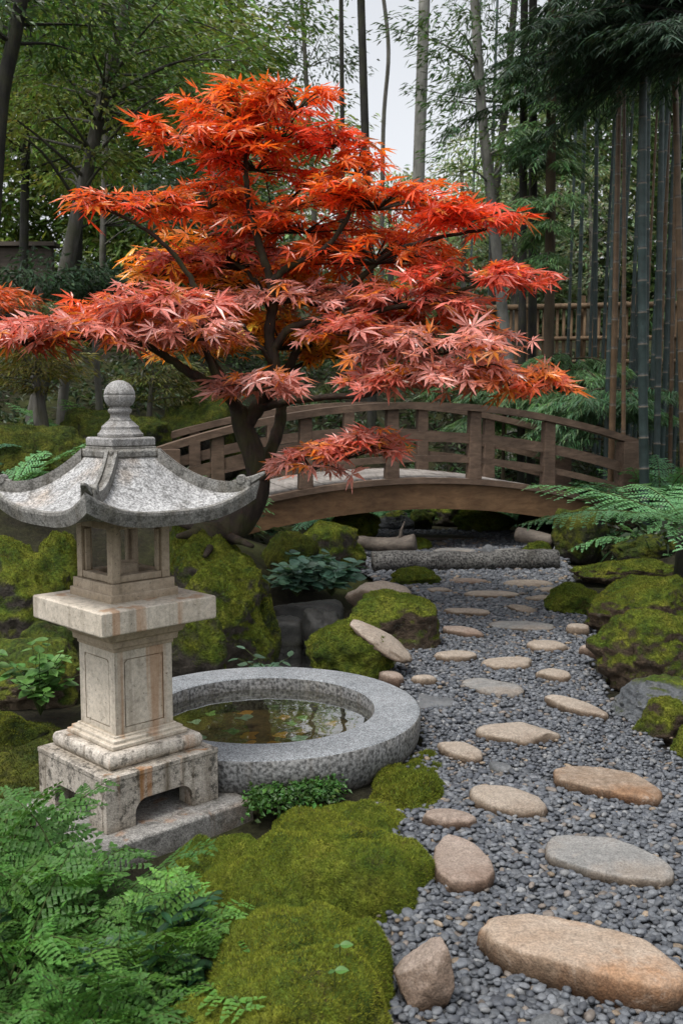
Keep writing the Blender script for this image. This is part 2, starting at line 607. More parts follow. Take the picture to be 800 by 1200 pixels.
M['granite'] = m_stone('speckled_grey_granite', (0.155, 0.168, 0.18), (0.215, 0.228, 0.24), None, speck=0.5, speck_scale=170, bumpk=0.45, nscale=4)
M['granite_side'] = m_stone('pecked_grey_granite', (0.105, 0.106, 0.107), (0.165, 0.166, 0.165), (0.09, 0.085, 0.07), speck=0.62, speck_scale=75, bumpk=1.0, nscale=4, streak=0.35)
M['basinfloor'] = m_stone('wet_basin_floor', (0.055, 0.042, 0.022), (0.11, 0.075, 0.032), (0.03, 0.04, 0.025), speck=0.3, speck_scale=60, bumpk=0.3, nscale=9)
M['footing'] = m_stone('footing_granite', (0.17, 0.165, 0.155), (0.28, 0.27, 0.255), (0.16, 0.10, 0.06), speck=0.4, speck_scale=190, bumpk=0.5, weather=0.6, stain=0.3)
M['log'] = m_stone('mottled_log', (0.045, 0.044, 0.042), (0.09, 0.088, 0.083), (0.028, 0.026, 0.02), speck=0.8, speck_scale=60, bumpk=1.0, nscale=6)
M['basinwater'] = m_water('basin_water', (0.80, 0.82, 0.70), 0.03)
M['pondwater'] = m_water('pond_water', (0.35, 0.38, 0.30), 0.05)
M['rail'] = m_wood('weathered_rail_timber', (0.068, 0.045, 0.031), (0.155, 0.106, 0.075), (1.5, 30, 30))
M['deck'] = m_wood('grey_deck_timber', (0.20, 0.18, 0.165), (0.34, 0.315, 0.295), (30, 1.5, 30))
M['fascia'] = m_wood('brown_beam_timber', (0.075, 0.040, 0.018), (0.155, 0.092, 0.046), (1.2, 24, 24))
M['fence'] = m_wood('dark_bamboo_slats', (0.10, 0.064, 0.037), (0.235, 0.155, 0.088), (20, 20, 1.5))
M['driftwood'] = m_wood('bleached_driftwood', (0.045, 0.036, 0.03), (0.135, 0.115, 0.095), (2, 30, 30))
M['darkwood'] = m_wood('damp_plank', (0.05, 0.038, 0.03), (0.11, 0.09, 0.072), (1.5, 30, 30))
M['maplebark'] = m_bark('maple_bark', (0.014, 0.010, 0.008), (0.050, 0.036, 0.027), 0.35, 3.0)
M['barkgrey'] = m_bark('grey_bark', (0.045, 0.042, 0.036), (0.12, 0.115, 0.10), 0.25, 2.0)
M['barkdark'] = m_bark('dark_bark', (0.012, 0.012, 0.011), (0.04, 0.038, 0.033), 0.2, 2.0)
M['barkpale'] = m_bark('pale_bark', (0.12, 0.12, 0.11), (0.24, 0.235, 0.215), 0.1, 1.2)
M['barkbrown'] = m_bark('brown_bark', (0.045, 0.033, 0.022), (0.10, 0.075, 0.05), 0.1, 2.0)
M['culm'] = m_attr('bamboo_culm', 0.45, 0.5, 14, 0.3, 0.1)
M['mapleleaf'] = m_leaf('maple_leaf', 0.40, 0.30, 0.75)
M['leaf'] = m_leaf('green_leaf', 0.30, 0.45, 0.4)
M['fern'] = m_leaf('fern_leaf', 0.30, 0.5, 0.3)
M['farleaf'] = m_leaf('far_leaf', 0.35, 0.6, 0.25)
M['darkleaf'] = m_leaf('dark_leaf', 0.2, 0.5, 0.3)
M['stem'] = m_bark('green_stem', (0.03, 0.045, 0.012), (0.06, 0.08, 0.02), 0.0, 2.0)

# ---------------------------------------------------------------- terrain
PATH_PX_L = [(395, 1215), (430, 1130), (462, 1060), (462, 1000), (478, 930), (490, 890), (500, 850), (478, 815), (455, 790), (478, 760), (500, 735), (505, 705), (470, 690), (425, 672), (420, 640), (440, 622)]
PATH_PX_R = [(640, 622), (655, 645), (670, 675), (672, 700), (690, 735), (690, 780), (720, 830), (800, 895), (900, 960), (1090, 1080), (1300, 1215)]
PATH = np.array([P(x, y, z=0)[:2] for x, y in PATH_PX_L] + [P(x, y, z=0)[:2] for x, y in PATH_PX_R])


def in_poly(x, y, poly):
    x = np.asarray(x, float)
    y = np.asarray(y, float)
    r = np.zeros(x.shape, bool)
    j = len(poly) - 1
    for i in range(len(poly)):
        xi, yi = poly[i]
        xj, yj = poly[j]
        c = ((yi > y) != (yj > y)) & (x < (xj - xi) * (y - yi) / (yj - yi + 1e-12) + xi)
        r ^= c
        j = i
    return r


POND_C = np.array([-0.62, 6.75])


def ground(x, y):
    x = np.asarray(x, float)
    y = np.asarray(y, float)
    h = -0.03 + sstep(12.6, 18.0, y) * 2.1 + sstep(18, 45, y) * 2.2 + sstep(45, 90, y) * 8.0
    h = h + sstep(1.75, 3.8, x - 0.04 * y) * sstep(5.5, 10, y) * 0.55 * (1 - sstep(12.6, 17, y))
    h = h + sstep(-1.1, -2.9, x) * sstep(5.0, 9.5, y) * 0.95 * (1 - 0.6 * sstep(13, 18, y))
    h = h + 0.05 * np.sin(x * 2.1 + 0.6 * y) * np.sin(y * 1.7 - x) * sstep(5.5, 10, y) * sstep(0.6, 1.6, np.abs(x - 0.9))
    # bank under the left end of the bridge and under the maple
    h = h + 0.45 * np.exp(-(((x + 1.3) / 0.9) ** 2 + ((y - 8.6) / 1.1) ** 2))
    # pond hollow
    r = np.sqrt(((x - POND_C[0]) / 0.85) ** 2 + ((y - POND_C[1]) / 1.35) ** 2)
    h = h - 0.40 * (1 - sstep(0.6, 1.15, r))
    r2 = np.sqrt(((x - 0.0) / 0.55) ** 2 + ((y - 8.3) / 0.7) ** 2)
    h = h - 0.12 * (1 - sstep(0.5, 1.1, r2))
    # the lantern's footing stands in a slight hollow
    h = h - 0.045 * np.exp(-(((x + 0.60) / 0.58) ** 2 + ((y - 3.45) / 0.48) ** 2) ** 2)
    return h


def build_ground():
    def axis(lo, hi, n, c, k):
        t = np.linspace(-1, 1, n)
        s = np.sinh(k * t) / math.sinh(k)
        return np.where(s < 0, c + s * (c - lo), c + s * (hi - c))
    X = axis(-140, 140, 241, 0.0, 5.0)
    Y = axis(-20, 260, 281, 6.0, 4.2)
    gx, gy = np.meshgrid(X, Y)
    z = ground(gx, gy)
    V = np.stack([gx, gy, z], -1).reshape(-1, 3)
    nx = len(X)
    i = np.arange(len(Y) - 1)[:, None] * nx
    j = np.arange(nx - 1)[None, :]
    Q = np.stack([i + j, i + j + 1, i + nx + j + 1, i + nx + j], -1).reshape(-1, 4)
    tag(mesh_obj('ground', V, [Q], M['soil']), None, None, kind='structure')
    # gravel bed: one flat sheet just above the ground
    PV = np.concatenate([PATH, np.full((len(PATH), 1), 0.0)], 1)
    tag(mesh_obj('gravel_path', PV, [np.arange(len(PV))[None, :]], M['gravelbed'], smooth=False), None, None, kind='structure')
    # dark pond behind the basin
    a = np.linspace(0, 2 * math.pi, 48, endpoint=False)
    pv = np.stack([POND_C[0] + 1.0 * np.cos(a), POND_C[1] + 1.55 * np.sin(a), np.full(48, -0.12)], -1)
    tag(mesh_obj('pond_water', pv, [np.arange(48)[None, :]], M['pondwater'], smooth=False), None, None, kind='structure')


build_ground()


# ---------------------------------------------------------------- rocks
_ico = {}


def ico(sub):
    if sub not in _ico:
        import bmesh
        bm = bmesh.new()
        bmesh.ops.create_icosphere(bm, subdivisions=sub, radius=1.0)
        bm.verts.ensure_lookup_table()
        V = np.array([v.co[:] for v in bm.verts])
        F = np.array([[v.index for v in f.verts] for f in bm.faces])
        bm.free()
        _ico[sub] = (V, F)
    return _ico[sub]


def rock_shape(sub, seed, rough=0.20, cuts=9, freq=1.3, cut_lo=0.60, cut_hi=0.92, boxy=0.0, rnd=1.0, fine=0.06):
    V, F = ico(sub)
    r = np.random.default_rng(seed)
    V = V.copy()
    if boxy:
        e = 2.0 + boxy * 4
        k = (np.abs(V) ** e).sum(1) ** (-1 / e)
        V = V * k[:, None]
        V = V / np.abs(V).max(0)
    for _ in range(cuts):
        n = unit(r.normal(size=3) * np.array([1, 1, 0.75]))
        h = r.uniform(cut_lo, cut_hi)
        dd = V @ n
        over = np.maximum(dd - h, 0)
        V = V - (over * 0.85)[:, None] * n
    off = Vector(r.uniform(-50, 50, 3))
    disp = np.array([mn.fractal(Vector(v) * freq + off, 0.9, 2.1, 5) for v in V])
    V = V + unit(V) * (disp * rough)[:, None]
    if fine:
        disp = np.array([mn.fractal(Vector(v) * freq * 5 + off, 0.8, 2.1, 3) for v in V])
        V = V + unit(V) * (disp * fine)[:, None]
        rid = np.array([1 - abs(mn.noise(Vector(v) * freq * 2.4 + off)) * 2.5 for v in V])
        V = V - unit(V) * (np.clip(rid - 0.55, 0, 1) * fine * 1.6)[:, None]
    lo, hi = V.min(0), V.max(0)
    V = (V - (lo + hi) / 2) / ((hi - lo) / 2)
    return V, F


def vnormals(V, F):
    fn = np.cross(V[F[:, 1]] - V[F[:, 0]], V[F[:, 2]] - V[F[:, 0]])
    vn = np.zeros_like(V)
    for k in range(3):
        np.add.at(vn, F[:, k], fn)
    return unit(vn), fn


MOSSCOL = np.array([[0.098, 0.130, 0.015], [0.156, 0.172, 0.020], [0.057, 0.094, 0.012], [0.178, 0.170, 0.030]])


def blades_on(V, F, n, length, width, minz=0.15, thresh=None, gain=1.0):
    """moss: many tiny blades on the upward side of a surface; returns V, F, col"""
    _, fn = vnormals(V, F)
    area = np.linalg.norm(fn, axis=1) / 2
    nz = unit(fn)[:, 2]
    w = area * np.clip((nz - minz + 0.15) / 0.3, 0, 1)
    if thresh is not None:
        w = w * thresh(V[F].mean(1))
    if w.sum() <= 0:
        return None
    pick = rng.choice(len(F), n, p=w / w.sum())
    a, b = rng.random(n), rng.random(n)
    fl = a + b > 1
    a[fl], b[fl] = 1 - a[fl], 1 - b[fl]
    p = V[F[pick, 0]] + a[:, None] * (V[F[pick, 1]] - V[F[pick, 0]]) + b[:, None] * (V[F[pick, 2]] - V[F[pick, 0]])
    nn = unit(unit(fn)[pick] + np.array([0, 0, 0.35]) + rng.normal(0, 0.45, (n, 3)))
    s = unit(np.cross(nn, rng.normal(size=(n, 3))))
    L = length * rng.uniform(0.5, 1.4, n)[:, None]
    wv = width * rng.uniform(0.6, 1.3, n)[:, None]
    B = np.stack([p - s * wv * 0.5 - nn * 0.003, p + s * wv * 0.5 - nn * 0.003, p + nn * L], 1).reshape(-1, 3)
    f = np.arange(3 * n).reshape(-1, 3)
    # colour follows a slow noise so patches form
    nz_ = np.array([mn.noise(Vector(q) * 3.2) + 0.5 * mn.noise(Vector(q) * 9) for q in p])
    t = np.clip(nz_ * 1.1 + 1.35 + rng.normal(0, 0.35, n), 0, 2.999)
    order = MOSSCOL[[2, 0, 1, 3]]
    k = t.astype(int)
    c = order[k] * (1 - (t - k))[:, None] + order[k + 1] * (t - k)[:, None]
    c = c * rng.uniform(0.55, 1.5, n)[:, None] * gain
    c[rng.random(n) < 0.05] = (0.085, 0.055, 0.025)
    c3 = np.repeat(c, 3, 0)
    c3[0::3] *= 0.6  # blade roots darkened in the colour to stand in for self-shadowing
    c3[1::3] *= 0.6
    return B, f, c3


def rock(name, label, cat, c, size, rot=0.0, seed=1, mat='mossrock', sub=4, blades=0, blen=0.014, bwid=0.005, group=None, tilt=(0, 0), bminz=0.25, bgain=1.0, **kw):
    V, F = rock_shape(sub, seed, **kw)
    V = V * np.asarray(size)
    if any(tilt):
        R = np.array(Matrix.Rotation(tilt[0], 3, 'X') @ Matrix.Rotation(tilt[1], 3, 'Y'))
        V = V @ R.T
    cr, sr = math.cos(rot), math.sin(rot)
    V = np.stack([V[:, 0] * cr - V[:, 1] * sr, V[:, 0] * sr + V[:, 1] * cr, V[:, 2]], -1) + np.asarray(c)
    org = (c[0], c[1], max(V[:, 2].min(), float(ground(c[0], c[1]))))
    faces, mats, mi, col = [F], [M[mat]], [0], np.full((len(V), 3), 0.1)
    if blades:
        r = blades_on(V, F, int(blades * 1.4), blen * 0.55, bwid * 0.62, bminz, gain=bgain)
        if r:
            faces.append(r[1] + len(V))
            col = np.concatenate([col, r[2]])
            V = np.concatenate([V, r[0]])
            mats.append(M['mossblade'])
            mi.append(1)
    o = mesh_obj(name, V, faces, mats, None, org, col, True, mi)
    return tag(o, label, cat, group)


def rock_px(name, label, cat, box, depth=0.8, gz=0.0, sink=0.12, seed=1, mat='mossrock', d=None, **kw):
    """rock whose outline fills the photo box (x0, y0, x1, y1) and whose foot stands on height gz"""
    x0, y0, x1, y1 = box
    d1 = D(y1, gz) if d is None else d
    w = W(x1 - x0, d1)
    ty = w * depth * 0.5
    dc = d1 + ty * 0.75
    w = W(x1 - x0, dc) / 2
    ztop = CAMH - dc * math.tan(ang(y0))
    zb = gz - sink
    cx = P((x0 + x1) / 2, (y0 + y1) / 2, d=dc)[0]
    return rock(name, label, cat, (cx, dc, (ztop + zb) / 2), (w, ty, (ztop - zb) / 2), seed=seed, mat=mat, **kw)


# stepping stones ------------------------------------------------------------
STONES = []


def stone_px(name, label, box, t=0.05, mat='tan', seed=1, rot=0.0, sub=4, shear=0.0, group='stones set into the gravel path', cat='stepping stone', up=0.0, flat=True):
    x0, y0, x1, y1 = box
    d1, d0 = D(y1, 0.0), D(y0, t)
    cy = (d0 + d1) / 2
    ry = (d0 - d1) / 2
    cx = P((x0 + x1) / 2, 0, d=1)[0] * 0 + ((x0 + x1) / 2 - 400) / FPX * (cy * CP + (CAMH - t / 2) * SP)
    rx = W(x1 - x0, cy) / 2
    V, F = rock_shape(sub, seed, rough=0.10, cuts=5, freq=0.9, cut_lo=0.78, cut_hi=0.95, fine=0.012)
    V = V.copy()
    if flat:
        # squash into a worn cobble: broad flattish top, round shoulders
        z = V[:, 2]
        V[:, 2] = np.sign(z) * np.abs(z) ** 0.8 * (1 - 0.0 * z)
        top = z > 0
        V[top, 2] = np.tanh(V[top, 2] * 1.9) / np.tanh(1.9)
    V = V * np.array([rx, ry, t])
    V[:, 0] += shear * V[:, 1]
    V[:, 0] *= rx / np.abs(V[:, 0]).max()
    V[:, 2] += up * V[:, 0]
    V = V + np.array([cx, cy, 0.0])
    STONES.append((cx, cy, rx, ry, shear))
    o = mesh_obj(name, V, [F], M[mat], None, (cx, cy, 0.0), None, True)
    return tag(o, label, cat, group)


SPOLY = []


def stone_poly(name, label, poly, t, mat, seed, group='stones set into the gravel path', cat='stepping stone'):
    """stepping stone from the outline of its worn top face (photo pixels on height t)"""
    top = np.array([P(x, y, z=t * 0.9)[:2] for x, y in poly])
    ring = spline(np.concatenate([top, top[:1]]), 10)[:-1]
    c = ring.mean(0)
    n = len(ring)
    r = np.random.default_rng(seed)
    off = Vector(r.uniform(-50, 50, 3))
    V, rings = [], []
    prof = [(q, t * (1.0 - 0.06 * q ** 4)) for q in np.linspace(0.03, 0.93, 13)] + [(0.965, t * 0.885), (0.99, t * 0.82), (1.012, t * 0.66), (1.022, t * 0.44), (1.018, t * 0.22), (0.995, 0.0), (0.95, -0.02)]
    for q, z in prof:
        p = np.concatenate([c + (ring - c) * q, np.full((n, 1), z)], 1)
        for i in range(n):
            v = Vector(p[i])
            a = mn.fractal(v * 7 + off, 0.9, 2.1, 4)
            b = mn.fractal(v * 26 + off, 0.8, 2.1, 3)
            p[i, 2] += a * t * 0.10 * (1 if z > 0.8 * t else 0.4)
            k = sstep(0.85, 1.0, q)
            p[i, :2] += (p[i, :2] - c) * float(k) * (0.035 * a + 0.02 * b)
        rings.append(p)
    g = Geo()
    g.loft(rings)
    SPOLY.append(c + (ring - c) * 0.93)
    o = g.build(name, M[mat], None, (c[0], c[1], 0.0), smooth=True)
    return tag(o, label, cat, group)


G1 = 'stones set into the gravel path'
ST = [
    ((545, 914, 640, 962), 0.05, 'tan', 9, -0.5, 4, 'pale tan stepping stone left of the orange-tan one'),
    ((494, 944, 558, 976), 0.045, 'pink', 10, -0.4, 4, 'small light brown stone at the path edge between moss mound and pale tan stone'),
    ((513, 865, 569, 898), 0.045, 'tan', 12, -0.5, 4, 'egg-shaped cream stone in the gravel right of the granite basin'),
    ((556, 842, 656, 877), 0.05, 'tan', 13, -0.3, 4, 'broad cream stepping stone in the middle of the path, level with the basin'),
    ((643, 811, 704, 846), 0.045, 'tan', 14, -0.9, 4, 'oval cream stone near the grey boulder at the right path edge'),
    ((541, 792, 613, 820), 0.03, 'grey', 15, -0.3, 4, 'flat pale grey slab-like stepping stone behind the broad cream one'),
    ((627, 780, 669, 802), 0.05, 'tan', 16, -0.3, 4, 'small round tan stone right of the two flat mid-path stones'),
    ((560, 767, 627, 788), 0.04, 'tan', 17, 0.3, 4, 'tan oval stepping stone directly behind the flat pale grey one'),
    ((506, 760, 559, 778), 0.05, 'tan', 18, 0.2, 4, 'light brown oval stone at the left path edge before the moss-topped boulder'),
    ((481, 789, 512, 805), 0.05, 'tan', 19, 0.0, 3, 'small round cream cobble above the slate strip beside the basin'),
    ((442, 783, 473, 805), 0.06, 'pink', 20, -0.5, 4, 'small pale brown cobble close to the rim of the granite basin'),
    ((617, 748, 664, 767), 0.05, 'tan', 22, 0.0, 4, 'rounded tan stepping stone left of the small pink cobble'),
    ((677, 754, 703, 769), 0.06, 'pink', 23, 0.0, 3, 'small pinkish cobble against the big mossy boulder at the right'),
    ((662, 729, 690, 746), 0.07, 'tan', 24, 0.0, 3, 'small pale cobble left of the tallest mossy boulder'),
    ((518, 731, 565, 750), 0.05, 'pink', 25, -0.8, 4, 'brownish slanting stepping stone right of the moss-topped boulder'),
    ((572, 726, 650, 742), 0.03, 'grey', 26, -0.4, 4, 'long thin grey stepping stone across the middle distance'),
    ((519, 711, 574, 724), 0.045, 'tan', 27, -0.3, 4, 'cream oval stone left of a small tilted stone in the far half of the path'),
    ((595, 707, 629, 721), 0.03, 'tan', 28, -0.5, 3, 'small tilted pale stone between the cream oval and the moss cushion'),
    ((543, 691, 608, 703), 0.04, 'tan', 30, -0.2, 4, 'long cream stepping stone in the third row from the edging log'),
    ((613, 696, 655, 706), 0.03, 'tan', 31, 0.3, 3, 'thin pale stone beside the low moss cushion at the right'),
    ((499, 687, 527, 696), 0.03, 'tan', 32, 0.0, 3, 'tiny pale stone by the rear of the moss-topped boulder'),
    ((520, 676, 572, 686), 0.03, 'pink', 33, 0.0, 3, 'thin brownish stepping stone close to the middle of the edging log'),
    ((589, 678, 649, 690), 0.03, 'tan', 34, 0.0, 3, 'flat tan stepping stone close to the right end of the edging log'),
    ((624, 687, 660, 696), 0.03, 'tan', 35, 0.0, 3, 'flat pale sliver of stone in front of the right end of the log'),
    ((505, 641, 560, 650), 0.03, 'grey', 36, 0.0, 3, 'flat grey stepping stone beyond the log, left of a small dark rock'),
    ((578, 641, 618, 650), 0.03, 'grey', 37, 0.0, 3, 'flat grey stepping stone beyond the log, right of a small dark rock'),
    ((423, 938, 456, 953), 0.03, 'grey', 38, 0.0, 3, 'small grey stone in the gap between basin and foreground moss mound'),
    ((572, 890, 600, 909), 0.03, 'slate', 39, -0.5, 3, 'small blue-grey flat stone lying alone in the gravel'),
    ((520, 1036, 536, 1050), 0.03, 'pink', 40, 0.0, 3, 'tiny tan pebble below the rounded brownish stone'),
    ((618, 1184, 664, 1215), 0.03, 'slate', 44, 0.0, 3, 'grey pebble cut by the bottom edge below the largest stepping stone'),
    ((508, 634, 524, 641), 0.03, 'tan', 41, 0.0, 3, 'small round pale stone just beyond the log beside the moss tuft'),
]
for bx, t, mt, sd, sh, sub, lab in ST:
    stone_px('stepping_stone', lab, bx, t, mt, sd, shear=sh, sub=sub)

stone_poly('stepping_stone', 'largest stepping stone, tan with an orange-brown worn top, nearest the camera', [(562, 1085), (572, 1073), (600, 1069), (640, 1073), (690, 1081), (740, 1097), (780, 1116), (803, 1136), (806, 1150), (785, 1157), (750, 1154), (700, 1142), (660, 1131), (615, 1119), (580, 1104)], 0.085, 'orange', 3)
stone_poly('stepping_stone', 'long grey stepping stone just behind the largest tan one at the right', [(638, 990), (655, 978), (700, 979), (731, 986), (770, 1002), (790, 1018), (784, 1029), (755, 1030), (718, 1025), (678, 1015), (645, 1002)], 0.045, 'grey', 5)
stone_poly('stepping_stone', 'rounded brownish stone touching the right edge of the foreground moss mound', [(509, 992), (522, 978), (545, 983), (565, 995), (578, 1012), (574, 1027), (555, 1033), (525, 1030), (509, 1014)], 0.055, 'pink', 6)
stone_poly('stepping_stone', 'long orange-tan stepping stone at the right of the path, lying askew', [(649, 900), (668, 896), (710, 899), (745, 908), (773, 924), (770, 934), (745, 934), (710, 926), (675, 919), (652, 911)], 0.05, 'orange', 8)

# pinkish upright boulder at the bottom of the path
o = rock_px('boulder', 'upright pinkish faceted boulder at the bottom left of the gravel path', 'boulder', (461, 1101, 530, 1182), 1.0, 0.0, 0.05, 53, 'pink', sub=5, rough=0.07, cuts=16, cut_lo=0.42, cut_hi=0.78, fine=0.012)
STONES.append((o.location.x, o.location.y, 0.085, 0.085, 0))
# slate strip by the basin
g = Geo()
q = [P(488, 830, z=0.02), P(530, 826, z=0.02), P(532, 818, z=0.02), P(490, 812, z=0.02)]
qq = np.array(q)
low = qq.copy()
low[:, 2] = -0.03
g.loft([low, qq])
tag(bevel(g.build('slate_strip', M['slate'], None, tuple(qq.mean(0))), 0.008), 'dark flat slate strip lying in the gravel against the granite basin', 'slate')

# ---------------------------------------------------------------- loose pebbles
def pebbles():
    out_pos, out_size = [], []

    def layer(y0, y1, s, zoff):
        ys = np.arange(y0, y1, s * 0.87)
        P_ = []
        for i, yy in enumerate(ys):
            xs = np.arange(-1.2, 3.3, s) + (i % 2) * s * 0.5
            P_.append(np.stack([xs, np.full(len(xs), yy)], -1))
        p = np.concatenate(P_) + rng.normal(0, s * 0.22, (sum(map(len, P_)), 2))
        fr = np.abs(p[:, 0]) < 0.36 * p[:, 1] + 0.7
        jx = p + rng.normal(0, 0.03, p.shape)
        k = in_poly(jx[:, 0], jx[:, 1], PATH) & fr
        p = p[k]
        for (cx, cy, rx, ry, sh) in STONES:
            u = (p[:, 0] - cx - sh * (p[:, 1] - cy) * 0.8) / (rx * 0.86)
            v = (p[:, 1] - cy) / (ry * 0.86)
            p = p[u * u + v * v > 1]
        for poly in SPOLY:
            p = p[~in_poly(p[:, 0], p[:, 1], poly)]
        return np.concatenate([p, rng.uniform(-0.004, 0.006, (len(p), 1)) + zoff], 1), np.full(len(p), s)
    for (y0, y1, s, sub) in ((2.2, 4.6, 0.0225, 1), (4.6, 7.4, 0.028, 1), (7.4, 12.4, 0.04, 1)):
        for zo in (0.004, 0.012):
            a, b = layer(y0, y1, s, zo)
            keep = np.ones(len(a), bool) if zo < 0.01 else rng.random(len(a)) < 0.55
            out_pos.append(a[keep])
            out_size.append(b[keep])
    p = np.concatenate(out_pos)
    s = np.concatenate(out_size)
    N = len(p)
    V2, F2 = ico(2)
    V1, F1 = ico(1)
    cols = np.array([[0.105, 0.115, 0.130], [0.145, 0.155, 0.17], [0.075, 0.083, 0.098], [0.20, 0.205, 0.21], [0.24, 0.185, 0.13], [0.17, 0.145, 0.125]])
    ci = rng.choice(6, N, p=[0.35, 0.27, 0.27, 0.045, 0.02, 0.045])
    col = cols[ci] * rng.uniform(0.7, 1.25, (N, 1)) * 0.78
    big = rng.random(N)
    r = s[:, None] * np.stack([rng.uniform(0.52, 0.85, N), rng.uniform(0.40, 0.6, N), rng.uniform(0.24, 0.40, N)], -1) * np.where(big > 0.93, 1.35, np.where(big < 0.25, 0.75, 1.0))[:, None]
    th = rng.uniform(0, 2 * math.pi, N)
    tl = rng.normal(0, 0.25, N)
    near = p[:, 1] < 4.0
    VV, FF, CC, n0 = [], [], [], 0
    for mask, (bv, bf) in ((near, (V2, F2)), (~near, (V1, F1))):
        idx = np.where(mask)[0]
        v = bv[None] * r[idx][:, None, :]
        # a little lumpiness
        v = v * (1 + 0.13 * np.sin(bv[None] * 3.1 + rng.uniform(0, 6, (len(idx), 1, 3))))
        ct, stt = np.cos(tl[idx])[:, None], np.sin(tl[idx])[:, None]
        x, y, z = v[..., 0] * ct + v[..., 2] * stt, v[..., 1], -v[..., 0] * stt + v[..., 2] * ct
        c, sn = np.cos(th[idx])[:, None], np.sin(th[idx])[:, None]
        v = np.stack([x * c - y * sn, x * sn + y * c, z], -1) + p[idx][:, None, :]
        VV.append(v.reshape(-1, 3))
        FF.append((np.arange(len(idx))[:, None, None] * len(bv) + bf[None]).reshape(-1, 3) + n0)
        CC.append(np.repeat(col[idx], len(bv), 0))
        n0 += len(idx) * len(bv)
    o = mesh_obj('gravel', np.concatenate(VV), [np.concatenate(FF)], M['pebble'], None, (0.5, 4, 0), np.concatenate(CC), True)
    tag(o, 'blue-grey gravel of small rounded pebbles covering the garden path', 'gravel', kind='stuff')


pebbles()

# ---------------------------------------------------------------- stone lantern
LC = np.array([-0.80, 3.72, 0.0])
LROT = math.radians(44.0)


